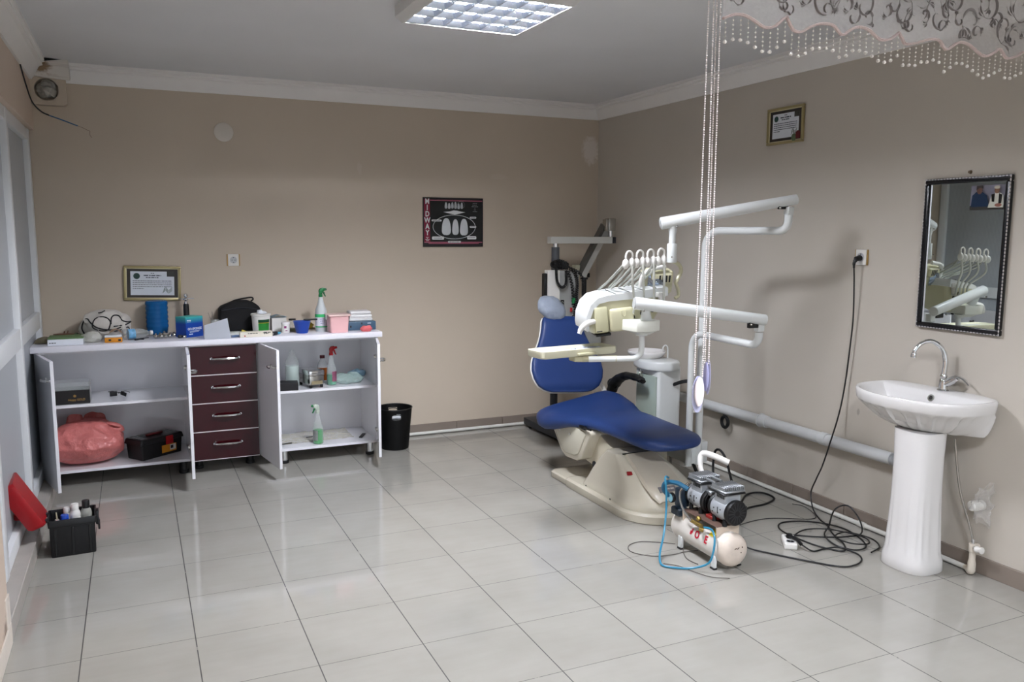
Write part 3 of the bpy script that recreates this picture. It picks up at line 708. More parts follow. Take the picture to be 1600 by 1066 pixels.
for k, t in enumerate(('DISINFECT', 'SURFACE SPRAY', '1000 ml')): b.words(.035-.004*k, .004, T(-2.391, -.3522, CT+.088-.014*k, rx=R(90)), k)
b.build('print', mat('violet_ink', '#7d74a8', .6), o)
trigger((-2.391, -.31, CT+.24), .9, r, GREEN, mat('dark_green_plastic', '#12502f', .4))

# pink tub, blue-grey case, folded white towels, pink wax lump
r = thing('pink_container', 'pale pink square plastic container with white side clips', 'container', on(-2.296, -.41))
b = B(); b.prism(rrect(-2.356, -2.236, -.46, -.35, .012), CT, CT+.118, .003, 1, topscale=1.13); b.build('body', mat('pale_pink_plastic', '#e2b3b3', .4, var=.05), r)
b = B(); b.prism(rrect(-2.374, -2.218, -.477, -.333, .014), CT+.115, CT+.127, .003, 2); b.build('rim', mat('pink_rim', '#dcbcb6', .35), r)
for x in (-2.374, -2.212): 
    b = B(); b.box(x-.006, x+.001, -.43, -.38, CT+.09, CT+.126, .003, 1); b.build('clip', WHITE_PLASTIC, r)
r = thing('instrument_case', 'flat blue-grey plastic case at the right end of the worktop', 'case', on(-2.105, -.27))
b = B(); b.box(-2.215, -2.013, -.36, -.18, CT, CT+.062, .006, 2); b.build('body', mat('slate_blue_plastic', '#3f5a70', .35, var=.06), r)
b = B(); b.box(-2.2, -2.19, -.364, -.36, CT+.02, CT+.035, .001, 1); b.box(-2.12, -2.112, -.364, -.36, CT+.04, CT+.055, .001, 1); b.build('latch', BLACK, r)
b = B(); b.box(-2.075, -2.05, -.3612, -.36, CT+.046, CT+.05); b.build('print', WP, r)
for k, (w, lb) in enumerate(((.17, 'bottom folded white towel of the three on the blue-grey case'), (.165, 'middle folded white towel of the three on the blue-grey case'), (.15, 'top folded white towel of the three on the blue-grey case'))):
    z = CT+.063+.0235*k
    b = B(); b.box(-2.115-w/2, -2.115+w/2, -.335, -.215, z, z+.0225, .009, 3); b.jitter(.003, 26, k, z+.0002)
    solid('folded_towel', lb, 'towel', b, mat('white_towelling', '#e2e1e1', .9, var=.03, bump=.3, bscale=300), 'folded towels on the case')
b = B(); b.ball((-2.105, -.45, CT+.02), (.044, .028, .021), 20, 14); b.jitter(.008, 60, 6, CT+.001)
solid('putty_lump', 'knobbly coral pink lump of putty at the right front of the worktop', 'putty', b, mat('coral_putty', '#d7696b', .6, var=.15))
# ================================================================ inside the cabinets
SL, SB, SR = .5225, .1135, .5125      # left shelf, bottom boards, right shelf heights
r = thing('gold_print_box', 'black open gift box with gold lettering and clear sides on the cabinet shelf', 'box', (-3.955, -.36, SL))
b = B(); b.box(-4.06, -3.852, -.43, -.29, SL, SL+.085, .0015, 1); o = b.build('base', mat('black_card', '#100e0f', .3, var=.2), r)
b = B(); b.box(-4.058, -3.854, -.428, -.292, SL+.086, SL+.135, .002, 1); bmesh.ops.delete(b.bm, geom=[f for f in b.bm.faces if f.calc_center_median().z > SL+.13], context='FACES')
b.build('clear_sleeve', CLEAR, r)
b = B(); b.box(-3.8515, -3.85, -.425, -.29, SL+.005, SL+.128); b.build('side_flap', mat('pale_side_card', '#9c9c9c', .5, var=.2, vscale=25), r)
b = B(); b.text('Hoppy GOLD', .019, T(-3.925, -.4306, SL+.026, rx=R(90)), sx=.85)
for k in range(8):
    a = k*PI/4; b.box(-.0012, .0012, .002, .009, 0, .0006, M=T(-3.935, -.4304, SL+.05, rx=R(90)) @ Matrix.Rotation(a, 4, 'Z'))
b.build('gold_print', mat('gold_print', '#b08a4a', .4, metal=.4), o)
r = thing('sunglasses', 'small black folded spectacles lying on the left cabinet shelf', 'spectacles', (-3.70, -.25, SL))
b = B(); b.box(-.022, .022, -.004, .004, 0, .032, .004, 2, M=T(-3.725, -.26, SL+.001, rz=.2)); b.build('lens', BLACK, r)
b = B(); b.box(-.022, .022, -.004, .004, 0, .026, .004, 2, M=T(-3.668, -.3, SL+.008, rz=-.7, ry=.3)); b.build('lens', BLACK, r)
b = B(); b.tube([(-3.755, -.255, SL+.03), (-3.73, -.262, SL+.034), (-3.70, -.27, SL+.027), (-3.655, -.305, SL+.02)], .0025, 6, 4); b.build('bridge', BLACK, r)
b = B(); b.tube([(-3.70, -.24, SL+.012), (-3.66, -.2, SL+.02), (-3.63, -.17, SL+.004)], .002, 6, 4); b.build('temple', BLACK, r)

# pink carrier bag
r = thing('carrier_bag', 'crumpled salmon pink plastic carrier bag filling the lower left cabinet', 'bag', (-3.875, -.26, SB))
def pk(u, v):
    th = 2*PI*u; ph = PI*v
    w = math.sin(ph)**.6*(1.06-.3*max(0, v-.45)*1.3)
    z = .27*(.5-.5*math.cos(ph))
    p = Vector((-3.885+.215*w*math.cos(th)*(1-.12*math.sin(th)), -.275+.165*w*math.sin(th), SB+.002+z))
    n1 = noise.noise(p*5)*.045-abs(noise.noise(Vector((p.x*11+p.z*9, p.y*12, p.z*9-p.x*6))))*.034-abs(noise.noise(Vector((p.x*24-p.z*14, p.y*20, p.z*22))))*.013+.012
    d = Vector((math.cos(th), math.sin(th)*.8, .35 if v > .4 else 0)); q = p+d*n1*math.sin(ph)**.4
    q.z = max(SB+.0015, q.z); q.x = min(-3.678, max(-4.112, q.x)); q.y = min(-.03, q.y); return q
PINK = mat('salmon_plastic_film', '#c4706c', .34, var=.2, vscale=11, trans=.0, bump=.8, bscale=42)
b = B(); b.sheet(pk, 96, 60); b.build('body', PINK, r, ang=60)
def flap(x, y, z, w, h, a, tilt):
    b = B()
    def f(u, v):
        c = math.sin(PI*min(1, max(0, u)))
        p = Vector(((u-.5)*w*(1-.45*v), tilt*v*h+.012*math.sin(7*u), h*v*(.65+.35*c)+.0))
        q = T(x, y, z, rz=a) @ p; return q+noise.noise_vector(q*22)*.012
    b.sheet(f, 14, 9, .0015); return b
flap(-3.95, -.28, SB+.235, .15, .085, .25, .2).build('handle', PINK, r, ang=60)
flap(-3.85, -.22, SB+.235, .2, .075, -.1, .3).build('handle', PINK, r, ang=60)
b = B(); b.tube([(-3.80, -.30, SB+.245), (-3.74, -.31, SB+.24), (-3.69, -.32, SB+.215), (-3.70, -.34, SB+.2), (-3.76, -.335, SB+.215)], [.02, .026, .024, .016, .01], 10, 5, flat=.5); b.jitter(.006, 30, 3); b.build('twist', PINK, r)

# black toolbox with red catch
r = thing('toolbox', 'black toolbox with a red catch and an orange sticker on the cabinet bottom', 'toolbox', (-3.497, -.262, SB), R(36))
b = B(); b.prism(rrect(-.15, .15, -.075, .075, .012), 0, .1, .003, 1, topscale=1.05); b.build('body', BLACK, r, False)
b = B(); b.prism(rrect(-.168, .168, -.088, .088, .014), .1, .135, .006, 2, topscale=.94); b.build('lid', mat('dark_grey_plastic', '#18181a', .4, var=.2), r, False)
b = B()
for s in (-1, 1):
    for k in range(3): b.box(s*.12-.022, s*.12+.022, -.055+.04*k, -.027+.04*k, .1345, .1365, .0006, 1)
b.build('lid_tray', mat('smoky_clear_tray', '#6d6e70', .2, var=.2), r, False)
b = B(); b.box(-.06, .06, -.012, .012, .136, .15, .006, 2); b.build('handle', mat('dark_red_handle', '#5a1215', .4), r, False)
b = B(); b.box(.02, .075, -.0935, -.084, .075, .13, .004, 2); b.build('catch', RED, r, False)
b = B(); b.box(-.055, .055, -.0835, -.079, .02, .07, .0005, 1, M=Matrix.Translation((.05, .003, 0))); o = b.build('sticker', mat('orange_sticker', '#d38a1c', .4, var=.15), r, False)
b = B(); b.box(.055, .1, -.0812, -.0808, .03, .066); b.box(.06, .08, -.0815, -.081, .04, .06, mi=1); b.build('print', [mat('pale_sticker', '#cfcfcb', .5), INK], o, False)

# right cabinet
r = thing('glass_bottle', 'tall clear bottle half full of cloudy liquid on the cabinet shelf', 'bottle', (-2.598, -.3, SR))
b = B(); b.lathe([(0, 0), (.043, 0), (.047, .006), (.047, .16), (.042, .185), (.018, .228), (.0125, .24), (.0125, .256), (0, .2562)], (-2.598, -.3, SR), 28); b.build('glass', CLEAR, r)
b = B(); b.lathe([(0, .004), (.042, .004), (.0445, .01), (.0445, .148), (0, .149)], (-2.598, -.3, SR), 28); b.build('liquid', mat('cloudy_liquid', '#bccdc6', .1, trans=.2, ior=1.33, var=.05), r)
b = B(); b.box(-.075, .075, -.055, .055, 0, .052, .002, 1, M=T(-2.655, -.4, SR, rz=-.12)); b.box(-.06, .03, -.03, .03, .052, .0526, M=T(-2.655, -.4, SR, rz=-.12)); solid('black_case', 'flat black box lying at the front left of the cabinet shelf', 'box', b, mat('matt_black', '#19181a', .55, var=.15))
r = thing('sterilizer_tin', 'polished steel instrument tin with a front clasp and black feet', 'tin', (-2.475, -.33, SR), R(12))
b = B(); b.box(-.052, .052, -.1, .1, .022, .086, .003, 2); b.build('body', STEEL, r, False)
b = B(); b.box(-.055, .055, -.103, .103, .086, .122, .005, 2); b.build('lid', CHROME, r, False)
b = B(); b.box(-.04, .04, -.104, -.1, .026, .05, .002, 1); b.build('plate', mat('brassy_plate', '#b9ad8d', .35, metal=.8), r, False)
b = B(); b.tube([(-.034, -.103, .1), (-.034, -.118, .102), (0, -.121, .102), (.034, -.118, .102), (.034, -.103, .1)], .003, 6, 4); b.build('clasp', CHROME, r, False)
for x in (-.04, .04):
    for y in (-.085, .085):
        b = B(); b.cyl((x, y, 0), (x, y, .022), .009, .011, 12); b.build('foot', BLACK_RUBBER, r, False)
def clear_spray(name, label, x, y, z, s, liq, frac, headmat, headmat2, face, lab, la=-185):
    r = thing(name, label, 'spray bottle', (x, y, z))
    b = B(); b.lathe([(0, 0), (.032*s, 0), (.036*s, .005*s), (.0365*s, .09*s), (.034*s, .12*s), (.022*s, .16*s), (.014*s, .2*s), (.0125*s, .225*s), (0, .2252*s)], (x, y, z), 24); o = b.build('bottle', CLEAR, r)
    h = .11*s*frac
    b = B(); b.lathe([(0, .004), (.031*s, .004), (.0345*s, .008), (.0345*s, h), (0, h+.001)], (x, y, z), 24); b.build('liquid', liq, o)
    b = B(); b.sheet(lambda u, v: (x+.0372*s*math.cos(R(la+80*u)), y+.0372*s*math.sin(R(la+80*u)), z+.03*s+.075*s*v), 10, 3, .0005); b.build('label', lab, o)
    trigger((x, y, z+.223*s), s*.95, r, headmat, headmat2, face); return r
clear_spray('spray_bottle', 'spray bottle with a red trigger and green liquid on the cabinet shelf', -2.335, -.345, SR, .95, mat('green_liquid', '#1f8a63', .08, trans=.12, ior=1.33, var=.05), .75, RED, None, 1, mat('pink_label', '#b06a86', .5, var=.6, vscale=50), -95)
clear_spray('spray_bottle', 'spray bottle of bright green liquid alone on the cabinet bottom board', -2.45, -.40, SB, .97, mat('bright_green_liquid', '#0a9a42', .08, trans=.1, ior=1.33, var=.05), .93, mat('pale_green_head', '#b9c3b6', .4), GREEN, -1, mat('pale_print_label', '#b7bcb9', .4, var=.4, vscale=60))
r = thing('cleaner_bottle', 'clear bottle with a dark red cap and colourful label behind the steel tin', 'bottle', (-2.372, -.22, SR))
b = B(); b.lathe([(0, 0), (.036, 0), (.039, .005), (.039, .11), (.03, .145), (.017, .165), (.015, .175), (0, .1752)], (-2.372, -.22, SR), 24); b.build('bottle', CLEAR, r)
b = B(); b.lathe([(0, .175), (.018, .1752), (.018, .196), (0, .1965)], (-2.372, -.22, SR), 18); b.build('cap', mat('dark_red_cap', '#5c1420', .4), r)
b = B(); b.sheet(lambda u, v: (-2.372+.0396*math.cos(R(-160+140*u)), -.22+.0396*math.sin(R(-160+140*u)), SR+.02+.09*v), 12, 6, .0005); b.build('label', mat('orange_purple_label', '#b5652a', .4, var=.75, vscale=38), r)
b = B(); b.ball((-2.21, -.29, SR+.03), (.115, .1, .035), 30, 16); b.jitter(.018, 24, 5, SR+.0015); solid('clear_bag', 'crumpled clear greenish plastic bag at the right of the cabinet shelf', 'bag', b, film('greenish_film', '#b7cfc8', .38, .12, .8))
b = B(); b.ball((-2.13, -.23, SR+.05), (.065, .05, .032), 26, 14); b.jitter(.014, 30, 8, SR+.03); solid('blue_bag', 'crumpled blue-grey plastic bag lying on the clear greenish bag', 'bag', b, mat('blue_grey_film', '#566f7d', .25, var=.4, vscale=30))
b = B(); b.sheet(lambda u, v: (-2.8+.62*u, -.36+.28*v+.03*u, SB+.002+.012*abs(noise.noise(Vector((u*9, v*5, 0))))+.025*max(0, v-.7)), 40, 22); solid('plastic_sheet', 'wrinkled clear plastic sheet spread over the cabinet bottom board', 'sheet', b, film('yellowish_film', '#c9c4ae', .3, .12, .8))
def stick(name, label, p0, p1, w, h, z):
    p0, p1 = Vector(p0), Vector(p1); d = p1-p0; L = d.length
    b = B(); b.box(0, L, -w/2, w/2, 0, h, h*.3, 1, M=T(p0.x, p0.y, z, rz=math.atan2(d.y, d.x))); return solid(name, label, 'strip', b, BLACK)
stick('plastic_strip', 'long thin black strip at the left front of the cabinet bottom', (-2.75, -.35), (-2.62, -.33), .012, .006, SB+.001)
stick('plastic_strip', 'short black strip half behind the bright green spray bottle', (-2.51, -.27), (-2.43, -.25), .012, .006, SB+.0145)
stick('plastic_strip', 'wide black strip lying askew at the right end of the cabinet bottom', (-2.14, -.36), (-2.09, -.26), .026, .006, SB+.001)

# ================================================================ on the floor, left side
r = thing('waste_bin', 'tall black plastic waste bin with two oval hand holes beside the cabinets', 'bin', (-1.868, -.3, 0))
X, Y = -1.868, -.3; N = 72; hz = [0, .06, .12, .18, .215, .235, .248, .262, .275, .298, .302]
def rad(z): return .1+.028*z/.3
b = B(); vs = []; fs = []
for z in hz:
    for j in range(N): a = 2*PI*j/N; vs.append((X+rad(z)*math.cos(a), Y+rad(z)*math.sin(a), z+.001))
def inhole(j, i):
    a = (360*(j+.5)/N) % 360; z = (hz[i]+hz[i+1])/2
    return any(abs((a-c+180) % 360-180) < 17 for c in (80, 260)) and .23 < z < .27 and not (abs(min((abs((a-c+180) % 360-180) for c in (80, 260)))) > 14 and (z < .24 or z > .26))
for i in range(len(hz)-1):
    for j in range(N):
        if inhole(j, i): continue
        fs.append((i*N+j, i*N+(j+1) % N, (i+1)*N+(j+1) % N, (i+1)*N+j))
fs.append(tuple(range(N))[::-1])
b.raw(vs, fs); bmesh.ops.solidify(b.bm, geom=b.bm.faces[:], thickness=.003); o = b.build('body', mat('black_bin_plastic', '#0c0c0d', .5, var=.2), r, ang=50)
b = B(); b.tube([(X+rad(.302)*math.cos(2*PI*k/32), Y+rad(.302)*math.sin(2*PI*k/32), .303) for k in range(32)], .0045, 8, 1, closed=True); b.build('rim', BLACK, r)
b = B(); b.ball((X, Y, .2), (.085, .085, .04), 24, 12); b.jitter(.03, 18, 4); single(b.build('crumpled_paper', PAPER), 'crumpled white paper inside the black waste bin', 'paper')
for c in (80, 260):
    b = B(); pts = []
    for k in range(20):
        t = 2*PI*k/20; a = R(c+17*math.copysign(abs(math.cos(t))**.6, math.cos(t))); z = .25+.021*math.copysign(abs(math.sin(t))**.8, math.sin(t))
        pts.append((X+(rad(z)+.001)*math.cos(a), Y+(rad(z)+.001)*math.sin(a), z))
    b.tube(pts, .0032, 6, 1, closed=True); b.build('hole_rim', BLACK, r)

# open red-lidded toolbox
b = B(); b.box(-3.985, -3.825, -1.645, -1.505, .0135, .049, .004, 1); single(b.build('folded_cloth', mat('dark_cloth', '#1c1d22', .9)), 'dark folded cloth under the bottles in the tool case', 'cloth')
r = thing('tool_case', 'black plastic tool case standing open with its red lid thrown back', 'tool case', (-3.905, -1.575, 0), R(3))
poly = rrect(-.1, .1, -.09, .09, .01)
b = B(); out = [[Vector((x*s, y*s, z)) for x, y in poly] for z, s in ((0, .97), (.01, .985), (.15, 1.0), (.152, 1.05), (.185, 1.07), (.187, 1.06), (.187, 1.0), (.17, .97), (.012, .93))]
b.rings(out); b.build('body', mat('black_case_plastic', '#0d0d0f', .38, var=.25), r, False)
b = B()
for s in (-.075, 0, .075): b.box(s-.006, s+.006, -.0935, -.088, .01, .145, .002, 1)
b.build('rib', BLACK, r, False)
b = B(); b.box(.103, .118, -.03, .03, .12, .19, .004, 2); b.box(.112, .122, -.02, .02, .09, .14, .003, 1); b.build('latch', mat('black_latch', '#141416', .3), r, False)
b = B()
for y in (-.05, .05): b.cyl((-.112, y-.015, .18), (-.112, y+.015, .18), .008, seg=10)
b.build('hinge', DARK_METAL, r, False)
# lid: shallow red tray leaning back against the kerb
ML = T(-.112, 0, .18, ry=R(-119)) @ Matrix.Scale(1.2, 4)
b = B(); L2 = [[Vector((x+.11, y, z)) for x, y in [(px*s, py*s) for px, py in rrect(-.105, .105, -.095, .095, .012)]] for z, s in ((-.055, .93), (-.06, .9), (-.06, .0), )]
b = B()
rp = rrect(.0, .21, -.097, .097, .014)
cx = .105
lay = lambda z, s: [Vector((cx+(x-cx)*s, y*s, z)) for x, y in rp]
b.rings([lay(0, 1.0), lay(.012, 1.02), lay(.05, .97), lay(.062, .9), lay(.062, .5), lay(.05, .45), lay(.045, .44), lay(.045, .3)], M=ML)
lid = b.build('lid', mat('glossy_red_plastic', '#a00d17', .32, var=.08), r, False)
b = B(); b.tube([(.06, -.0, .062), (.062, -.0, .085), (.1, -.0, .092), (.14, 0, .085), (.142, 0, .062)], .009, 8, 4, M=ML); b.build('carry_handle', RED, lid, False)
b = B(); b.box(.198, .217, -.03, .03, .012, .032, .003, 1, M=ML); b.build('lid_catch', CHROME, lid, False)
# bottles standing in it
def jarlet(name, label, x, y, h, rr, m, capm, caph, z0=.05):
    r2 = thing(name, label, 'bottle', (x, y, z0))
    b = B(); b.lathe([(0, 0), (rr, 0), (rr*1.04, .004), (rr*1.04, h*.82), (rr*.9, h*.93), (rr*.62, h), (0, h)], (x, y, z0), 20); b.build('body', m, r2)
    b = B(); b.lathe([(0, h), (rr*.72, h), (rr*.72, h+caph), (rr*.64, h+caph+.003), (0, h+caph+.003)], (x, y, z0), 20); b.build('cap', capm, r2); return r2
jarlet('medicine_bottle', 'white bottle with a white screw cap in the middle of the open tool case', -3.892, -1.575, .155, .025, WHITE_PLASTIC, WHITE_PLASTIC, .026)
jarlet('medicine_bottle', 'slimmer white bottle behind the blue tin in the open tool case', -3.928, -1.565, .14, .022, WHITE_PLASTIC, WHITE_PLASTIC, .024)
jarlet('medicine_bottle', 'grey translucent bottle with a black cap at the right in the tool case', -3.843, -1.565, .155, .025, mat('grey_translucent', '#9b9b93', .35), BLACK, .035)
jarlet('small_tin', 'small blue capped bottle at the front of the open tool case', -3.935, -1.622, .125, .026, mat('blue_bottle', '#1a3f9e', .3), mat('blue_cap', '#1d48b0', .3), .02)
r = thing('squeeze_bottle', 'thin white nozzle tube leaning in the left of the tool case', 'tube', (-3.972, -1.58, .014))
b = B(); b.cyl((-3.968, -1.585, .014), (-3.972, -1.58, .165), .012, .01, 12); b.build('tube', WHITE_PLASTIC, r)
b = B(); b.cyl((-3.972, -1.58, .165), (-3.974, -1.578, .2), .004, .003, 8); b.build('nozzle', CREAM, r)

# ================================================================ on the walls
def frame_bm(x0, x1, z0, z1, w, t, M, prof=None):
    b = B()
    for (ax0, ax1, az0, az1) in ((x0, x1, z0, z0+w), (x0, x1, z1-w, z1), (x0, x0+w, z0+w, z1-w), (x1-w, x1, z0+w, z1-w)):
        b.box(ax0, ax1, -t, 0, az0, az1, min(w, t)*.28, 2, M=M)
    return b
def certificate(name, label, M, w, h, extra=False):
    """gold framed certificate, local frame: x along the wall, z up, y=0 on the wall"""
    o = bpy.data.objects.new(name, None); COL.objects.link(o); o.matrix_world = M; MW[o.name] = M.copy()
    o.empty_display_size = .05; o['label'] = label; o['category'] = 'framed certificate'
    I = Matrix()
    frame_bm(-w/2, w/2, -h/2, h/2, .014, .018, I).build('frame', GOLD, o, False)
    frame_bm(-w/2+.0125, w/2-.0125, -h/2+.0125, h/2-.0125, .007, .012, I).build('inner_frame', mat('pale_gold', '#cfc6a0', .35, metal=.3), o, False)
    b = B(); b.box(-w/2+.016, w/2-.016, -.006, -.001, -h/2+.016, h/2-.016); b.build('mount', mat('dark_brown_mount', '#2f2823', .4, var=.2), o, False)
    pw, ph = w/2-.042, h/2-.036
    b = B(); b.box(-pw, pw, -.0075, -.006, -ph, ph); pp = b.build('paper', mat('certificate_paper', '#d7dce4', .3, var=.05, vscale=20), o, False)
    b = B(); Z = lambda x, z: T(x, -.0078, z, rx=R(90))
    b.lathe([(0, 0), (.019*w/.33, 0), (.019*w/.33, .0004), (0, .0004)], M=Z(-pw*.72, ph*.6), seg=20); b.build('seal', mat('dark_green_seal', '#27443f', .6, var=.5, vscale=120), pp, False)
    b = B(); b.words(.02, .005, Z(0, ph*.84), 1); b.words(pw*.8, .007, Z(0, ph*.66), 2); b.words(pw*.6, .006, Z(0, ph*.49), 3)
    for k in range(5): b.words(pw*(1.78 if k < 4 else .5), .0042, Z(-pw*.9, ph*(.2-.16*k)), 10+k, left=True)
    b.build('print', mat('grey_ink', '#3c4650', .7), pp, False)
    b = B()
    for k in range(4): b.tube([(pw*(.45+.02*k), -.0079, -ph*(.82-.1*k)), (pw*(.6), -.0079, -ph*(.6-.1*k)), (pw*.72, -.0079, -ph*(.82-.08*k)), (pw*.9, -.0079, -ph*(.6-.09*k))], .0011, 4, 4)
    b.build('signature', mat('green_ink', '#3f5a4c', .7), pp, False)
    b = B(); b.box(pw*.66, pw+.001, -.0082, -.0074, ph*.58, ph+.001); b.build('corner_patch', mat('dark_corner', '#33332f', .5, var=.5, vscale=90), pp, False)
    return o
certificate('certificate', 'gold framed certificate on the back wall just above the blue jug', T(-3.455, -.002, 1.232, ry=R(1.8)), .355, .232)
o2 = certificate('certificate', 'gold framed certificate high on the right wall', T(-.002, -2.195, 2.222, rz=R(-90)) , .3, .215)
# little green and red sticker in its corner
b = B(); b.ball((.085, -.019, -.077), (.02, .002, .022), 14, 8); q = b.build('sticker', mat('green_sticker', '#59684a', .5, var=.4, vscale=60), o2, False)
b = B(); b.prism([(.1, -.085), (.135, -.085), (.135, -.05), (.118, -.04), (.1, -.05)], .0185, .02, M=T(0, 0, 0, rx=R(90))); b.build('sticker', mat('dark_red_sticker', '#5d1a1c', .5), o2, False)

# tooth poster
r = thing('wall_picture', 'black framed dental poster with teeth and a dark red MIDWAY strip', 'picture', (-1.29, -.002, 1.66)); I = None
b = B(); b.box(-.248, .248, -.008, 0, -.188, .188, .001, 1); b.build('backing', mat('black_poster_frame', '#1a1418', .35), r, False)
b = B(); b.box(-.235, .235, -.0092, -.008, -.15, .176); bd = b.build('print_field', mat('black_gloss_print', '#15181a', .12, var=.15), r, False)
CRIM = mat('crimson_print', '#7d2138', .25, var=.06)
b = B(); b.box(-.24, -.192, -.0096, -.0088, -.15, .176); st = b.build('title_strip', CRIM, bd, False)
b = B(); b.box(-.24, .24, -.0094, -.0088, .163, .17); b.box(-.24, .24, -.0094, -.0088, -.157, -.15); b.box(-.205, .21, -.0096, -.0088, -.165, -.159); b.build('border_lines', mat('rose_print', '#a5566b', .3), bd, False)
WPR = mat('poster_white', '#d8dadb', .25, var=.05)
b = B()
for k, ch in enumerate('MIDWAY'): b.text(ch, .056, T(-.214, -.0098, .156-.0475*k, rx=R(90)), sx=.8, bold=.0014)
b.build('title', WPR, st, False)
b = B()
for k, w_ in enumerate((.022, .008, .034, .02)): b.words(w_, .004, T(-.214, -.0097, -.115-.0085*k, rx=R(90)), k)
b.build('small_title', WPR, st, False)
def tooth(cx, cz, w, h, up, tp=.3):
    pts = []
    for k in range(28):
        t = 2*PI*k/28; c, q = math.cos(t), math.sin(t); x = math.copysign(abs(c)**.7, c); z = math.copysign(abs(q)**(.95 if q > 0 else .6), q)
        pts.append((cx+x*w/2*(1-tp*(z*.5+.5)), cz+z*h/2))
    return pts
b = B(); P = lambda pts, d0, d1: b.prism(pts, d0, d1, M=T(0, 0, 0, rx=R(90)))
for cx, w, h, cz in ((-.060, .083, .129, -.033), (.015, .06, .12, -.036), (.086, .074, .128, -.036)): P(tooth(cx, cz, w, h, 1), .0092, .0104)
b.build('large_teeth', mat('poster_tooth', '#cfd3d6', .25, var=.12, vscale=14), bd, False)
b = B(); P = lambda pts, d0, d1: b.prism(pts, d0, d1, M=T(0, 0, 0, rx=R(90)))
for k in range(6): P(tooth(-.062+.026*k, .129+(.0, -.003, .001, .002, -.004, .0)[k], .025, (.048, .044, .048, .052, .043, .048)[k], 1, .4), .0092, .0104)
b.build('small_teeth', mat('poster_tooth_small', '#a9adb0', .25, var=.12, vscale=30), bd, False)
b = B(); b.tube([(.0065+.175*math.cos(2*PI*k/48), -.0095, -.035+.092*math.sin(2*PI*k/48)) for k in range(48)], .0019, 4, 1, closed=True); b.build('ring', WPR, bd, False)
b = B(); b.tube([(.062+.03*math.cos(2*PI*k/24), -.0095, .134+.028*math.sin(2*PI*k/24)) for k in range(-3, 13)], .0008, 4, 1); b.build('small_ring', mat('poster_grey_print', '#85888a', .4), bd, False)
b = B(); b.prism([(-.083, .079), (-.03, .084), (.0, .092), (.03, .09), (.06, .084), (.097, .079), (.05, .068), (.01, .060), (-.03, .067)], .0092, .0102, M=T(0, 0, 0, rx=R(90))); b.build('lens_shape', WPR, bd, False)
for x0, x1, z in ((-.18, -.098, .013), (-.177, -.08, -.121), (-.048, .06, -.150), (.113, .189, -.118), (.134, .189, -.033), (.134, .189, .038)):
    b = B(); hh = .012 if z in (-.121, -.118) else .007; b.prism(rrect(x0, x1, z-hh, z+hh, .0065, 3), .0096, .0106, M=T(0, 0, 0, rx=R(90))); cb_ = b.build('caption_box', WPR, bd, False)
    b = B(); b.words((x1-x0)*.75, .004, T((x0+x1)/2, -.0107, z, rx=R(90)), int(z*1000)); b.build('caption', INK, cb_, False) if False else b.build('caption', INK, bd, False)
b = B()
for k, w_ in enumerate((.036, .04, .056, .006, .014, .036)): b.words(w_, .0045, T(.178, -.0094, .148-.0125*k, rx=R(90)), k+20)
b.build('small_print', mat('poster_grey_print', '#85888a', .4), bd, False)

# sockets
def socket(name, label, M):
    o = bpy.data.objects.new(name, None); COL.objects.link(o); o.matrix_world = M; MW[o.name] = M.copy(); o['label'] = label; o['category'] = 'socket'
    for s in (-1, 1):
        b = B(); b.box(s*.039-.005, s*.039+.005, -.008, 0, -.041, .041, .0015, 1); b.build('side_trim', mat('brass_trim', '#a98a55', .35, metal=.5), o, False)
    b = B(); b.prism(rrect(-.036, .036, -.041, .041, .004), 0, .011, .0025, 2, M=T(rx=R(90))); b.build('plate', WHITE_PLASTIC, o, False)
    b = B(); b.lathe([(.0235, 0), (.0235, .003), (.0215, .0035), (.0195, .0008), (0, .0006)], M=T(0, -.0108, 0, rx=R(90)), cap=False); b.build('well', mat('socket_grey', '#b9bbbd', .5), o, False)
    b = B(); 
    for s in (-1, 1): b.cyl((s*.0095, -.0125, 0), (s*.0095, -.0112, 0), .0032, seg=10); 
    for s in (-1, 1): b.box(-.003, .003, -.0128, -.0112, s*.0172-.0022, s*.0172+.0022)
    b.build('contacts', mat('socket_hole', '#1b1b1c', .6), o, False)
    return o
socket('wall_socket', 'white wall socket with brass side trims on the back wall', T(-2.929, -.001, 1.384))
so = socket('wall_socket', 'white wall socket on the right wall with a black plug in it', T(-.001, -2.815, 1.461, rz=R(-90)))
b = B(); b.lathe([(0, 0), (.062, 0), (.064, .004), (.058, .009), (.02, .0115), (0, .012)], M=T(-2.96, 0, 2.256, rx=R(90)), seg=32); single(b.build('blank_cover', mat('ivory_cover', '#d3ccc2', .4, var=.04)), 'round ivory junction cover high on the back wall', 'cover')

# mirror
MM = T(0, -3.413, 1.489, rz=R(-90))
o = bpy.data.objects.new('wall_mirror', None); COL.objects.link(o); o.matrix_world = MM; MW[o.name] = MM.copy(); o['label'] = 'tall wall mirror in a black frame with a beaded silver edge above the washbasin'; o['category'] = 'mirror'
w, h = .222, .362
frame_bm(-w, w, -h, h, .028, .022, Matrix()).build('frame', mat('black_lacquer_frame', '#0b0b10', .25), o, False)
b = B()
def bead(x, z, ry): b.ball((x, -.021, z), (.0035, .004, .008) if ry else (.008, .004, .0035), 8, 5)
for k in range(45):
    z = -h+2*h*(k+.5)/45
    bead(-w+.005, z, 1); bead(w-.005, z, 1)
for k in range(27):
    x = -w+2*w*(k+.5)/27
    bead(x, -h+.005, 0); bead(x, h-.005, 0)
b.build('beaded_edge', mat('silver_bead', '#cfcdd0', .25, metal=.8), o, False)
b = B(); b.box(-w+.02, w-.02, -.011, -.008, -h+.02, h-.02); b.build('glass', mat('mirror_silver', '#d2d8d4', .012, metal=1, var=.0), o, False)
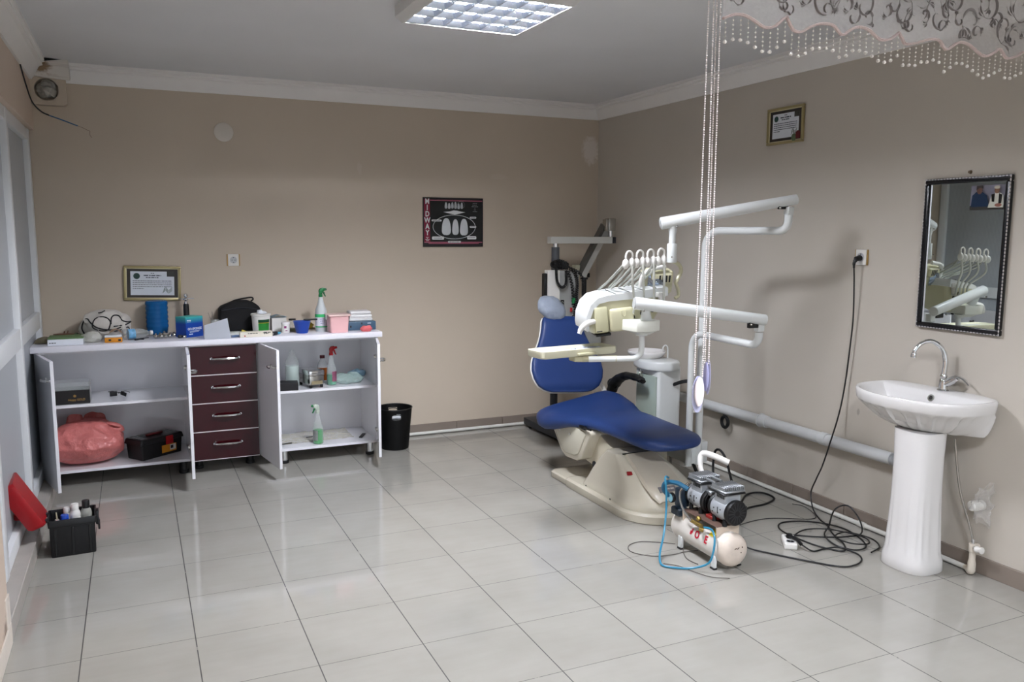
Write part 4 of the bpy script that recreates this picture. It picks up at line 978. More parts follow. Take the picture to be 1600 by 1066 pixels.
b = B(); b.tube([(-w+.033, -.0115, -h+.03), (-w+.033, -.0115, h-.03)], .0035, 6, 1); b.build('bevel', mat('mirror_bevel', '#dfe0e6', .15, metal=.6), o, False)
# snapshot of two seated men tucked into its corner
PH = MM @ T(.118, -.0125, .262)
ph = bpy.data.objects.new('snapshot', None); COL.objects.link(ph); ph.matrix_world = PH; MW[ph.name] = PH.copy(); ph['label'] = 'small colour snapshot of two seated people tucked in the mirror corner'; ph['category'] = 'photograph'
b = B(); b.sheet(lambda u, v: (-.092+.17*u, -.002-.006*(1-u)**2*(1-v), -.055+.112*v), 10, 6, .0008); b.build('print', mat('photo_wall', '#a3a2b0', .15, var=.08, vscale=14), ph, False)
def flatp(name, pts, m, d=.0012): 
    b = B(); b.prism([(x, z) for x, z in pts], .0085+d, .0092+d, M=T(rx=R(90))); b.build(name, m, ph, False)
ell = lambda cx, cz, rx, rz: [(cx+rx*math.cos(2*PI*k/18), cz+rz*math.sin(2*PI*k/18)) for k in range(18)]
SKIN = mat('photo_skin', '#5c4034', .3); 
flatp('foreground', [(-.09, -.054), (.076, -.054), (.076, -.035), (-.09, -.035)], mat('photo_dark', '#3b3a36', .2), .0002)
flatp('figure', [(-.085, -.04), (-.08, .012), (-.06, .028), (-.03, .026), (-.008, .01), (.002, -.03), (.0, -.04)], mat('photo_blue', '#1e2f48', .2), .0006)
flatp('face', ell(-.045, .036, .014, .019), SKIN, .001); flatp('hair', [(-.061, .036), (-.06, .055), (-.03, .056), (-.028, .042), (-.045, .046)], mat('photo_hair', '#2a2220', .3), .0014)
flatp('figure', [(.0, -.045), (.006, -.02), (.015, .012), (.032, .02), (.055, .02), (.07, .01), (.074, -.02), (.074, -.045)], mat('photo_white', '#c4c4b8', .2), .0008)
flatp('waistcoat', [(.018, -.018), (.014, .014), (.03, .018), (.03, -.02)], mat('photo_black', '#242220', .2), .0014); flatp('waistcoat', [(.05, -.028), (.05, .018), (.066, .012), (.064, -.026)], mat('photo_black', '#242220', .2), .0014)
flatp('face', ell(.04, .032, .012, .015), mat('photo_skin_light', '#7c5a44', .3), .0012); flatp('cap', ell(.04, .045, .015, .007), mat('photo_cap', '#bdb7a6', .3), .0016)
flatp('hands', ell(.05, -.034, .017, .008), mat('photo_hands', '#8a5a4c', .3), .0018)
b = B(); b.cyl((0, -3.417, 1.873), (-.012, -3.417, 1.873), .009, .006, 12); single(b.build('wall_hook', mat('bronze_hook', '#6a5a48', .4, metal=.5)), 'small bronze nail head above the mirror', 'hook')

# duct box in the far left corner, stuffed with plastic
r = thing('duct_box', 'beige boxed-in duct in the upper left corner with a round hole', 'duct', (-3.99, -.0, 2.36)); r['kind'] = 'structure'
b = B(); seg = 40; X0, X1, Z0, Z1 = -4.094, -3.897, 2.36, 2.53; cx, cz, rr = -4.005, 2.452, .068
outer = []
for k in range(seg):
    t = 2*PI*k/seg; c, s = math.cos(t), math.sin(t)
    f = min((X1-cx)/c if c > 1e-6 else (X0-cx)/c if c < -1e-6 else 9, (Z1-cz)/s if s > 1e-6 else (Z0-cz)/s if s < -1e-6 else 9); outer.append((cx+c*f, cz+s*f))
ring = lambda pts, y: [Vector((x, y, z)) for x, z in pts]
circ = [(cx+rr*math.cos(2*PI*k/seg), cz+rr*math.sin(2*PI*k/seg)) for k in range(seg)]
b.rings([ring(outer, -.001), ring(outer, -.07), ring(circ, -.07), ring(circ, -.012)], cap=False); b.raw(ring(circ, -.012), [tuple(range(seg))]); b.build('box', M_BACK, r)
b = B(); b.ball((cx, -.045, cz+.004), (.056, .035, .056), 44, 30); b.jitter(.022, 22, 2); b.jitter(.011, 60, 4); single(b.build('stuffed_plastic', mat('grey_plastic_wad', '#a5a39c', .3, var=.35, vscale=20)), 'grey crumpled plastic wad stuffed into the corner duct hole', 'plastic')
# dangling cable with a bared end
r = thing('dangling_cable', 'dark cable with a blue end hanging in from the upper left corner', 'cable', (-4.1, -.1, 2.3))
def L0(x, z, y): return (x, y, z)
b = B(); b.tube([(-4.09, -.62, 2.53), (-4.085, -.4, 2.43), (-4.075, -.2, 2.355), (-4.04, -.09, 2.315), (-4.0, -.06, 2.297)], .0042, 8, 6); b.build('sheath', mat('dark_cable', '#23262a', .5), r)
b = B(); b.tube([(-4.0, -.06, 2.297), (-3.93, -.05, 2.274), (-3.87, -.045, 2.252), (-3.845, -.045, 2.243)], .0036, 8, 6); b.build('core', mat('blue_cable', '#3d6a92', .5), r)
b = B(); b.tube([(-3.845, -.045, 2.243), (-3.815, -.04, 2.232), (-3.79, -.035, 2.22), (-3.778, -.03, 2.215), (-3.78, -.03, 2.195), (-3.77, -.03, 2.175)], .0012, 6, 4); b.build('strand', mat('copper_strand', '#6e5046', .4), r)
# ================================================================ dental chair
CH = thing('dental_chair', 'royal blue dental chair with cream base and plastic-wrapped headrest', 'dental chair', (-.87, -1.9, 0))
# base plate: rounded front, thin tongue at the back
def plan(hw, y0, y1, rf, rb, z, n=8, cx=-.87):
    out = []
    for px, py, r, a in ((cx+hw-rb, y0-rb, rb, 0), (cx-hw+rb, y0-rb, rb, 90), (cx-hw+rf, y1+rf, rf, 180), (cx+hw-rf, y1+rf, rf, 270)):
        for k in range(n+1):
            t = R(a+90*k/n); out.append(Vector((px+r*math.cos(t), py+r*math.sin(t), z)))
    return out
b = B(); b.rings([plan(.272, -1.40, -2.4, .2, .05, 0), plan(.278, -1.395, -2.41, .2, .05, .008), plan(.278, -1.395, -2.41, .2, .05, .036), plan(.268, -1.405, -2.4, .19, .05, .045)])
b.rings([plan(.283, -1.63, -2.505, .24, .03, 0), plan(.287, -1.625, -2.51, .24, .03, .006), plan(.287, -1.625, -2.51, .24, .03, .045), plan(.275, -1.64, -2.495, .23, .03, .058)])
b.build('base_plate', CREAM_METAL, CH)
# foot housing: stacked plan sections, sloping front
secs = [(.262, -1.80, -2.475, .22, .055, -.87), (.262, -1.81, -2.475, .22, .075, -.87), (.255, -1.815, -2.465, .215, .085, -.872), (.236, -1.85, -2.43, .19, .125, -.888), (.205, -1.90, -2.37, .14, .19, -.916), (.172, -1.965, -2.285, .09, .26, -.946), (.143, -2.02, -2.22, .05, .31, -.973), (.13, -2.04, -2.195, .04, .328, -.984), (.12, -2.05, -2.18, .03, .333, -.984)]
b = B(); b.rings([plan(hw, y0, y1, rf, .03, z, cx=cx) for hw, y0, y1, rf, z, cx in secs]); hs = b.build('housing', CREAM_METAL, CH, ang=50)
# raised inset panel down the sloping front with a dark gap across its top
b = B(); sl = [(-2.19, .336), (-2.24, .300), (-2.30, .252), (-2.36, .205), (-2.415, .158), (-2.445, .122)]
rs = []
for (y, z), hw, cx in zip(sl, (.105, .112, .118, .122, .118, .10), (-.972, -.958, -.944, -.932, -.918, -.905)): rs.append([Vector((cx-hw, y-.004, z-.012)), Vector((cx-hw+.012, y-.012, z+.002)), Vector((cx+hw-.012, y-.012, z+.002)), Vector((cx+hw, y-.004, z-.012)), Vector((cx, y+.05, z-.05))])
b.rings(rs); b.build('front_panel', mat('taupe_panel', '#bcb4a4', .25, coat=.3, var=.04), hs, ang=50)
b = B(); b.box(-1.085, -.865, -2.195, -2.185, .333, .338); b.build('seam', BLACK, hs)
b = B(); b.box(-.018, .018, -.004, .004, -.012, .012, .003, 1, M=T(-1.088, -2.275, .246, rx=R(-40), rz=R(-14))); b.build('power_switch', mat('red_rocker', '#8c1016', .3), hs)
b = B(); b.box(-.055, .055, -.003, .003, -.018, .018, .001, 1, M=T(-.93, -2.412, .176, rx=R(-50))); pl_ = b.build('name_plate', mat('grey_label_plate', '#6f6d70', .4, var=.2), hs)
b = B(); b.words(.08, .008, T(-.93, -2.4158, .1787, rx=R(40)), 4); b.build('print', mat('light_print', '#b9b4ae', .5), pl_)
b = B()
for y in (-1.86, -2.14): b.ball((-1.132, y, .062), (.004, .006, .006), 8, 6)
for y in (-1.86, -2.14): b.ball((-.608, y, .062), (.004, .006, .006), 8, 6)
b.build('screw', DARK_METAL, hs)
# lifting link and dark bellows
b = B(); P = [(-1.63, .30), (-1.60, .20), (-1.66, .17), (-1.99, .13), (-2.10, .16), (-2.08, .30), (-1.96, .33), (-1.78, .40)]
b.prism(P, -1.04, -.70, .012, 2, M=Matrix(((0, 0, 1, 0), (1, 0, 0, 0), (0, 1, 0, 0), (0, 0, 0, 1)))); b.build('lift_link', mat('cream_link', '#c2bba8', .35), CH)
b = B(); b.cyl((-1.045, -1.80, .17), (-.69, -1.80, .17), .02, seg=14); b.build('pivot', DARK_METAL, CH)
# seat bracket: rounded triangular side covers
YZ = Matrix(((0, 0, 1, 0), (1, 0, 0, 0), (0, 1, 0, 0), (0, 0, 0, 1)))
def tri(s): 
    c = (-1.63, .33); return [(c[0]+(y-c[0])*s, c[1]+(z-c[1])*s) for y, z in [(-1.335, .385), (-1.36, .34), (-1.50, .19), (-1.56, .165), (-1.70, .175), (-1.76, .20), (-1.87, .375), (-1.86, .395), (-1.60, .415), (-1.40, .405)]]
b = B(); b.prism(tri(1), -1.115, -.63, .022, 3, M=YZ); b.build('seat_bracket', CREAM_METAL, CH, ang=50)
b = B(); b.prism(tri(.8), -1.124, -1.112, .006, 2, M=YZ); cv = b.build('side_cover', mat('cream_cover', '#cdc9b8', .35, var=.03), CH, ang=50)
b = B()
for y in (-1.50, -1.63): b.ball((-1.126, y, .33), (.004, .008, .008), 10, 6)
b.build('cover_screw', WHITE_PLASTIC, cv)
b = B(); b.tube([(-1.1, -1.80, .41), (-1.125, -1.83, .41), (-1.13, -1.90, .415)], .006, 8, 3); b.cyl((-1.118, -1.755, .405), (-1.128, -1.83, .408), .013, .011, 12, bev=.003); b.build('recline_lever', BLACK, CH)

# upholstery: local frame, u to the right, v to the feet, turned 10 degrees
FI = R(3); MS = T(-.878, -1.735, 0, rz=FI)          # local (u, -v) -> world
def outline_half(v):
    """half width of the seat / leg rest at v (m from the hinge, feet positive)"""
    pts = [(-.50, .21), (-.49, .25), (-.46, .292), (-.40, .318), (-.30, .325), (-.2, .314), (-.1, .285), (.0, .252), (.1, .230), (.25, .216), (.4, .214), (.5, .212), (.585, .2), (.645, .168), (.68, .12), (.70, .07), (.708, .02)]
    for (a, x), (c, y) in zip(pts, pts[1:]):
        if a <= v <= c: t = (v-a)/(c-a); return x+(y-x)*t
    return .01
def seat_z(u, v):
    z = .474
    z += (.05*max(0, min(1, (u+.06)/.3))**1.5-.035*max(0, -u/.32))*max(0, min(1, (-v-.1)/.25))             # the pad rises to the back right corner
    z -= .012*math.exp(-((v+.05)/.12)**2)
    if v > .0: z += -.022*(v/.70)**1.3
    return z
NV, NU = 40, 22
vv = [-.50+1.208*(.5-.5*math.cos(PI*i/(NV-1))) for i in range(NV)]
rs = []
for v in vv:
    hw = outline_half(v); ring = []
    th0 = .08+.05*math.exp(-((v+.33)/.2)**2)
    for k in range(NU):
        t = 2*PI*k/NU; c, s = math.cos(t), math.sin(t)
        u = hw*math.copysign(abs(c)**.55, c); zz = math.copysign(abs(s)**.7, s)
        ze = .5 if v > .55 or v < -.44 else 1
        th = th0+.02*max(0, -c)*math.exp(-((v+.33)/.2)**2); e = min(1, (v+.505)/.06, (.712-v)/.09); e = max(.12, e)**.5
        ring.append(MS @ Vector((u, -v, seat_z(u, v)-th/2+zz*th/2*e)))
    rs.append(ring)
b = B(); b.rings(rs); st = b.build('seat', BLUE_VINYL, CH, ang=80)
# crease across the top where the thigh part meets the leg rest is only a soft dip; backrest on a tilted plane
MB_ = T(-.86, -1.10, .475, rz=R(-3), ry=R(3.5)) @ Matrix.Rotation(R(-24), 4, 'X')      # local: x right, z up the back, -y towards the patient
def back_half(w):
    pts = [(0, .14), (.012, .19), (.04, .232), (.09, .262), (.15, .274), (.21, .266), (.28, .236), (.34, .202), (.4, .177), (.46, .161), (.515, .150), (.54, .138), (.552, .105)]
    for (a, x), (c, y) in zip(pts, pts[1:]):
        if a <= w <= c: t = (w-a)/(c-a); return x+(y-x)*t
    return .1
def slab(f, w0, w1, y0, y1, n, e0, grow, M):
    rs = []
    for i in range(n):
        w = w0+(w1-w0)*(.5-.5*math.cos(PI*i/(n-1))); hw = f(min(max(w, 0), .552))+grow; e = max(.2, min(1, (w-w0)/e0, (w1-w)/e0))**.5
        ring = []
        for k in range(24):
            t = 2*PI*k/24; c, s = math.cos(t), math.sin(t)
            ring.append(M @ Vector((hw*math.copysign(abs(c)**.5, c), (y0+y1)/2+(y1-y0)/2*e*math.copysign(abs(s)**.65, s)-.016*(hw*abs(c)/.25)**2, w)))
        rs.append(ring)
    return rs
b = B(); b.rings(slab(back_half, .0, .552, -.07, .0, 30, .05, 0, MB_)); b.build('backrest', BLUE_VINYL, CH, ang=80)
b = B(); b.rings(slab(back_half, -.004, .554, -.034, .006, 30, .04, .0045, MB_)); b.build('backrest_shell', WHITE_PLASTIC, CH, ang=80)
# headrest under a pale plastic cover on a chrome post
b = B(); b.cyl(MB_ @ Vector((0, .005, .50)), MB_ @ Vector((0, .005, .64)), .012, seg=10); b.build('headrest_post', CHROME, CH)
b = B(); b.ball((0, 0, 0), (.12, .05, .088), 36, 22, M=T(-.885, -.90, 1.052, rz=0, ry=R(24)) @ Matrix.Rotation(R(-24), 4, 'X')); b.jitter(.006, 30, 3); b.jitter(.003, 75, 5)
b.build('headrest', mat('bluish_plastic_cover', '#929ba9', .3, var=.12, vscale=18, bump=.4, bscale=50), CH, ang=70)
# side link to the backrest and arm rest
b = B(); b.tube([(-.63, -.99, .62), (-.585, -1.03, .56), (-.56, -1.08, .49), (-.56, -1.12, .44)], [.02, .03, .034, .034], 10, 5, flat=.45); b.build('back_link', WHITE_PLASTIC, CH)
b = B(); b.tube([(-.555, -1.19, .45), (-.555, -1.20, .50), (-.553, -1.25, .565), (-.55, -1.34, .612), (-.548, -1.44, .628), (-.546, -1.53, .622), (-.546, -1.57, .612)], [.03, .042, .05, .046, .038, .032, .022], 12, 6, flat=.62); b.ball((-.552, -1.2, .535), (.028, .06, .04), 12, 8); b.build('armrest', BLACK, CH)
# ================================================================ dental unit: column, bowl, arms, console, lamp, tray
DU = thing('dental_unit', 'white dental unit column with swing arms, instrument console and spittoon bowl', 'dental unit', (-.39, -1.46, .13))
b = B(); b.prism(rrect(-.445, -.262, -1.60, -1.32, .02), .13, .70, .006, 2); b.build('column', WHITE_ENAMEL, DU)
b = B(); b.box(-.462, -.444, -1.585, -1.36, .30, .64, .006, 2); b.build('glass_door', mat('greenish_glass', '#c3d2c6', .15, trans=.3, var=.03), DU)
# top ledge and spittoon bowl with a thin water spout
b = B(); b.prism([(-.50, -1.46), (-.49, -1.53), (-.45, -1.60), (-.37, -1.64), (-.29, -1.615), (-.252, -1.55), (-.252, -1.38), (-.29, -1.31), (-.46, -1.31)], .675, .74, .014, 3); b.build('top_ledge', WHITE_ENAMEL, DU)
b = B(); cxx, cyy = -.385, -1.36
b.lathe([(.05, .0), (.07, .012), (.105, .045), (.126, .065), (.131, .082), (.128, .086), (.118, .082), (.1, .06), (.06, .035), (.02, .03)], (cxx, cyy, .70), 36); b.build('spittoon_bowl', CERAMIC, DU, ang=60)
b = B(); b.tube([(-.272, -1.45, .73), (-.274, -1.45, .80), (-.284, -1.45, .822), (-.299, -1.45, .826), (-.313, -1.45, .812), (-.315, -1.45, .79)], .005, 8, 5); b.build('water_spout', WHITE_ENAMEL, DU)
b = B(); b.box(-.495, -.47, -1.45, -1.44, .60, .66, .003, 1); b.cyl((-.4825, -1.44, .675), (-.4825, -1.44, .6), .004, seg=8); b.build('bracket', STEEL, DU)
# lower plate carrying the two posts
b = B(); b.box(-.46, -.40, -1.85, -1.52, .21, .30, .006, 2); b.box(-.60, -.46, -2.155, -1.8, .21, .34, .006, 2); b.build('post_plate', WHITE_ENAMEL, DU)
PA, PB = (-.606, -2.16), (-.528, -2.150)
AE = Vector((-.64, -2.765, 1.008)); UE = Vector((-.41, -2.69, 1.60))
def arm(px, py, z0, zb, end, r, up):
    """post rising from z0, bending over to a level arm, then turning up at its end"""
    p = Vector((px, py, zb)); d = (Vector((end[0], end[1], zb))-p); L = d.length; d.normalize(); q = []
    rb = .10
    q += [Vector((px, py, z0)), Vector((px, py, zb-rb-.01))]
    for k in range(1, 9):
        t = R(90*k/8); q.append(Vector((px, py, zb-rb))+d*rb*(1-math.cos(t))+Vector((0, 0, rb*math.sin(t))))
    rb = .055
    e = p+d*L
    for k in range(0, 9):
        t = R(90*k/8); q.append(e-d*rb+d*rb*math.sin(t)+Vector((0, 0, rb*(1-math.cos(t)))))
    q.append(e+Vector((0, 0, up)))
    b = B(); b.tube(q, r, 16, 1); return b
arm(*PA, .205, AE.z, AE, .0205, .07).build('post', WHITE_ENAMEL, DU)
arm(*PB, .205, UE.z, UE, .0215, .085).build('post', WHITE_ENAMEL, DU)
b = B(); b.box(-.60, -.53, -2.18, -2.155, .53, .545, .003, 1); b.build('post_clip', WHITE_PLASTIC, DU)
for P_, z in ((AE, .045), (UE, .05)):
    b = B(); b.box(P_.x-.02, P_.x+.02, P_.y-.02, P_.y+.02, P_.z+z+.03, P_.z+z+.075, .004, 1); b.build('joint_block', WHITE_ENAMEL, DU)
# spring arms
def spring(p0, p1, r0, r1):
    p0, p1 = Vector(p0), Vector(p1); d = (p1-p0).normalized()
    b = B(); b.cyl(p0, p1, r0, r1, 28, bev=.006); return b
LA0, LA1 = Vector((-.625, -2.795, 1.145)), Vector((-1.30, -2.605, 1.238))
UA0, UA1 = Vector((-.375, -2.71, 1.765)), Vector((-1.03, -2.42, 1.634))
spring(LA0, LA1, .028, .032).build('spring_arm', WHITE_ENAMEL, DU)
spring(UA0, UA1, .027, .033).build('spring_arm', WHITE_ENAMEL, DU)
b = B(); d = (LA1-LA0).normalized(); b.cyl(LA1+d*.001, LA1+d*.0025, .027, seg=24); d = (UA1-UA0).normalized(); b.cyl(UA1+d*.001, UA1+d*.0025, .025, seg=24); b.build('arm_bore', mat('grey_bore', '#a7a9a8', .6), DU)
b = B(); q = LA0+(LA1-LA0)*.1; b.box(q.x-.03, q.x+.03, q.y-.012, q.y+.012, q.z-.05, q.z-.02, .003, 1); b.build('slot', BLACK, DU)
b = B(); q = UA0+(UA1-UA0)*.1; b.box(q.x-.035, q.x+.03, q.y-.008, q.y+.008, q.z-.04, q.z-.022, .003, 1); b.build('slot', BLACK, DU)
b = B(); 
for q in (LA0+(LA1-LA0)*.12, LA0+(LA1-LA0)*.93, UA0+(UA1-UA0)*.13, UA0+(UA1-UA0)*.88): b.ball((q.x-.02, q.y-.03, q.z-.03), .006, 8, 6)
b.build('arm_screw', STEEL, DU)
# lamp neck under the upper spring arm
q = UA0+(UA1-UA0)*.91
b = B(); b.tube([(q.x, q.y, q.z-.02), (q.x, q.y, 1.55), (q.x-.0, q.y-.0, 1.52)], [.022, .018, .018], 14, 3); b.cyl((q.x, q.y, 1.53), (q.x, q.y, 1.43), .0265, seg=20, bev=.003); nk = b.build('lamp_neck', WHITE_ENAMEL, DU)
b = B(); b.cyl((q.x-.02, q.y-.027, 1.46), (q.x-.02, q.y-.03, 1.46), .004, seg=8); b.build('set_screw', STEEL, nk)
# operating lamp: yoke, body, reflector, handles
LMP = Vector((q.x-.06, q.y+.05, 1.335))
b = B(); b.tube([(q.x, q.y, 1.44), (q.x+.045, q.y, 1.42), (q.x+.062, q.y, 1.385), (q.x+.038, q.y, 1.335), (q.x+.028, q.y, 1.32)], .0105, 10, 6); b.tube([(q.x+.028, q.y, 1.325), (q.x+.045, q.y, 1.29), (q.x+.05, q.y, 1.255), (q.x+.028, q.y, 1.24)], .0095, 10, 5); b.build('lamp_yoke', CREAM, DU)
ML_ = T(LMP.x, LMP.y, LMP.z, rz=R(-12), rx=R(10)) @ Matrix.Scale(.9, 4)
b = B(); b.box(-.09, .09, -.05, .05, -.075, .07, .022, 3, M=ML_); b.box(-.06, .075, -.07, -.03, -.01, .055, .015, 2, M=ML_); lb = b.build('lamp_body', CREAM, DU, ang=50)
b = B(); b.sheet(lambda u, v: ML_ @ Vector((-.075+.11*u, -.055-.03*math.sin(PI*u)*math.sin(PI*v), -.07+.115*v)), 12, 12, .002); b.build('reflector', mat('lamp_mirror', '#c9d6e8', .08, metal=.9), lb)
b = B(); b.tube([ML_ @ Vector(p) for p in ((-.10, -.03, -.09), (-.112, -.05, .02), (-.085, -.06, .066), (-.03, -.055, .085), (.03, -.04, .09))], [.013, .013, .012, .012, .012], 10, 6); b.build('lamp_handle', WHITE_PLASTIC, lb)
b = B(); 
for k in range(4): b.box(-.012+.02*k, -.002+.02*k, -.073, -.07, .005, .045, .001, 1, M=ML_ @ Matrix.Rotation(.0, 4, 'Y'))
b.build('vent_slot', BLACK, lb)

# console: white lid on a cream body, wedge-shaped in plan, hoses hung over the top
MC = T(-1.234, -2.41, 1.085, rz=R(-14)) @ Matrix.Rotation(R(-6), 4, 'Y') @ Matrix.Rotation(R(3), 4, 'X') @ Matrix.Diagonal((.725, .78, .86, 1))
cs = []
def cons(z, x0, x1, y0, y1, r): return [MC @ Vector((x, y, z)) for x, y in rrect(x0, x1, y0, y1, r, 6)]
b = B(); b.rings([cons(.0, -.24, .12, -.06, .10, .03), cons(.012, -.265, .17, -.085, .13, .04), cons(.06, -.285, .215, -.10, .155, .05), cons(.13, -.285, .275, -.105, .165, .05), cons(.195, -.25, .295, -.105, .165, .05)])
cb = b.build('console_body', CREAM, DU, ang=50)
# lid: slopes down at the left end like a hood
def lidring(y):
    pts = [(-.315, .06), (-.305, .12), (-.27, .185), (-.215, .222), (-.14, .232), (.2, .24), (.298, .243), (.306, .235), (.302, .19), (.28, .186), (-.13, .197), (-.205, .188), (-.252, .155), (-.288, .085), (-.294, .03), (-.31, .03)]
    return [MC @ Vector((x, y, z)) for x, z in pts]
b = B(); b.rings([lidring(-.112), lidring(-.108), lidring(.165), lidring(.17)]); ld = b.build('console_lid', WHITE_ENAMEL, DU, ang=45)
b = B()
for k in range(4): b.box(-.085+.1*k, -.083+.1*k, -.117, .12, .2335+.002*k, .2395+.0022*k, M=MC)
b.build('lid_groove', mat('grey_groove', '#777a76', .6), ld)
# recessed left bay, centre boss, hose holes, dark underside fitting
b = B(); b.box(-.25, -.15, -.118, -.1, .012, .17, .012, 2, M=MC); b.build('side_bay', mat('bay_cream', '#c6c3a2', .35, var=.04), cb)  # left bay in a slightly lighter cream than the console body
b = B(); b.box(-.14, .04, -.132, -.09, .01, .15, .02, 3, M=MC); bo = b.build('front_boss', CREAM, cb, ang=50)
b = B(); b.tube([MC @ Vector(p) for p in ((-.055, -.133, .135), (-.052, -.135, .11), (-.04, -.135, .1), (-.028, -.135, .11), (-.026, -.133, .135))], .0035, 8, 4); b.build('hook_mark', CREAM, bo)
for k, x in enumerate((.028, .106, .18)):
    b = B(); b.box(x-.012, x+.012, -.1075, -.1, .075+.015*k, .15+.012*k, .005, 2, M=MC); b.cyl(MC @ Vector((x+.002, -.1085, .085+.015*k)), MC @ Vector((x+.002, -.1, .085+.015*k)), .014, seg=14); b.build('hose_port', BLACK, cb)
b = B(); b.tube([MC @ Vector(p) for p in ((-.25, -.10, .085), (-.31, -.135, .085), (-.355, -.14, .062), (-.375, -.14, .03))], [.014, .015, .014, .012], 10, 6); b.build('console_handle', WHITE_PLASTIC, DU)
b = B(); b.box(-.24, -.13, -.1, .02, -.012, .004, .004, 1, M=MC); b.box(-.24, -.2, -.12, -.115, .02, .026, .001, 1, M=MC); b.build('underside_fitting', BLACK, cb)
# instrument holders, cords over them
hx = [.0, .076, .15, .222]
for k, x in enumerate(hx):
    base = Vector((-1.325+.066*k, -2.565+.004*k, 1.437+.004*k))
    b = B(); b.ball(base+Vector((-.019, -.02, -.006)), (.017, .02, .025), 14, 10); b.ball(base+Vector((.016, -.02, .0)), (.013, .018, .026), 14, 10); hd = b.build('holder', WHITE_PLASTIC, DU)
    b = B(); b.tube([base+Vector(p) for p in ((-.016, -.02, .012), (-.018, -.02, .036), (-.009, -.02, .054), (.006, -.02, .056), (.018, -.02, .044), (.018, -.02, .014))], [.0055, .0055, .005, .005, .0055, .006], 8, 5); b.build('holder_loop', WHITE_PLASTIC, hd)
    top = base+Vector((.0, -.005, .0))
    back = MC @ Vector((x-.13+.02*k, .13, .24)); front = MC @ Vector((x+.03, -.115, .10+.012*k))
    b = B(); b.tube([back, (back*.5+top*.5)+Vector((.0, .03, -.02)), top+Vector((-.02, .0, -.01))], [.006, .0062, .0066], 8, 6); b.build('cord', mat('grey_hose', '#a8aaa2', .45, var=.05), DU)
    b = B(); b.tube([top+Vector((.014, -.022, -.005)), top+Vector((.014, -.03, -.09)), MC @ Vector((x+.034, -.15, .22)), MC @ Vector((x+.032, -.145, .14)), front], [.0068, .0065, .006, .006], 8, 6); b.build('cord', mat('pale_hose', '#c3c4bc', .45, var=.05), DU)
    b = B(); b.tube([top+Vector((.0, .0, .01)), top+Vector((-.005, .05, -.06)), MC @ Vector((x-.06, .1, .25))], .005, 8, 5); b.build('cord', mat('grey_hose', '#a8aaa2', .45, var=.05), DU)
b = B(); e = MC @ Vector((.245, -.118, .2)); b.box(e.x-.025, e.x+.025, e.y-.012, e.y+.012, e.z-.012, e.z+.014, .004, 1); b.cyl(e, e+Vector((0, -.005, -.055)), .014, seg=12); b.build('hose_clip', WHITE_PLASTIC, DU)
# bracket block under the lower spring arm, down tube, instrument tray
b = B(); b.cyl((-1.235, -2.61, 1.205), (-1.215, -2.585, 1.145), .02, .03, 18); b.build('arm_stem', WHITE_ENAMEL, DU)
b = B(); b.prism([(-.095, -.06), (.0, -.09), (.1, -.06), (.1, .1), (-.095, .1)], -.03, .032, .006, 2, M=T(-1.225, -2.56, 1.118, rz=R(5)) @ Matrix.Diagonal((.76, .9, .9, 1))); b.lathe([(.05, -.046), (.095, -.03), (.0, -.03)][:2], M=T(-1.215, -2.56, 1.118), seg=20, sx=.8, sy=.6); b.build('bracket_block', mat('offwhite_enamel', '#dfe0d6', .3, coat=.3), DU)
b = B(); b.cyl((-1.20, -2.525, 1.09), (-1.20, -2.525, 1.06), .03, seg=20, bev=.003); b.tube([(-1.20, -2.525, 1.07), (-1.198, -2.525, 1.0), (-1.205, -2.523, .965), (-1.23, -2.518, .945), (-1.28, -2.505, .942), (-1.45, -2.42, .936)], .015, 12, 6); b.build('down_tube', WHITE_ENAMEL, DU)
b = B(); b.tube([(-1.32, -2.485, .941), (-1.49, -2.37, .933)], .0165, 12, 1); b.box(-1.52, -1.47, -2.4, -2.33, .922, .952, .005, 1); b.build('tray_holder', CREAM, DU)
MT = T(-1.493, -2.325, .95, rz=R(7)) @ Matrix.Diagonal((.885, .98, .9, 1))
tr = B(); rp = rrect(-.272, .272, -.078, .078, .028, 5)
sc = lambda s, z: [MT @ Vector((x*s if abs(x) < .2 else (x-math.copysign(.272*(1-s), x)), y-math.copysign(.09*(1-s)*2.2, y), z)) for x, y in rp]
tr.rings([sc(.97, 0), sc(1, .008), sc(1, .042), sc(.985, .044), sc(.95, .03), sc(.94, .016)]); ty = tr.build('tray', mat('cream_tray', '#d9d6bd', .3, coat=.2), DU, ang=50)
b = B(); b.box(-.03, .1, -.096, -.076, .006, .022, .007, 2, M=MT); b.build('tray_grip', CREAM, ty)
b = B(); b.box(-.25, .25, -.06, .06, .02, .024, .002, 1, M=MT); b.build('tray_mat', mat('white_tray_mat', '#e4eae6', .4), ty)
pt = B(); pt.sheet(lambda u, v: MT @ Vector((-.25+.24*u, -.058+.115*v, .026+.016*abs(noise.noise(Vector((u*4, v*3, 2)))))), 22, 14, .001); single(pt.build('tissue', PAPER), 'crumpled white tissue lying at the left of the cream instrument tray', 'tissue')
pt = B(); pt.sheet(lambda u, v: MT @ Vector((.02+.2*u, -.055+.11*v, .026+.022*abs(noise.noise(Vector((u*4, v*3, 7)))))), 20, 14, .001); single(pt.build('tissue', PAPER), 'crumpled white tissue lying at the right of the cream instrument tray', 'tissue')
b = B(); b.tube([(-.32, -1.59, .58), (-.31, -1.7, .62), (-.35, -1.9, .655), (-.44, -2.04, .66)], .012, 8, 6); b.build('hose', BLACK_RUBBER, DU)
b = B(); b.tube([(-.55, -1.9, .2), (-.57, -1.95, .13), (-.55, -2.0, .06), (-.50, -1.9, .02), (-.45, -1.75, .02)], .008, 8, 6); b.build('hose', mat('grey_drain_hose', '#8f8c86', .5), DU)

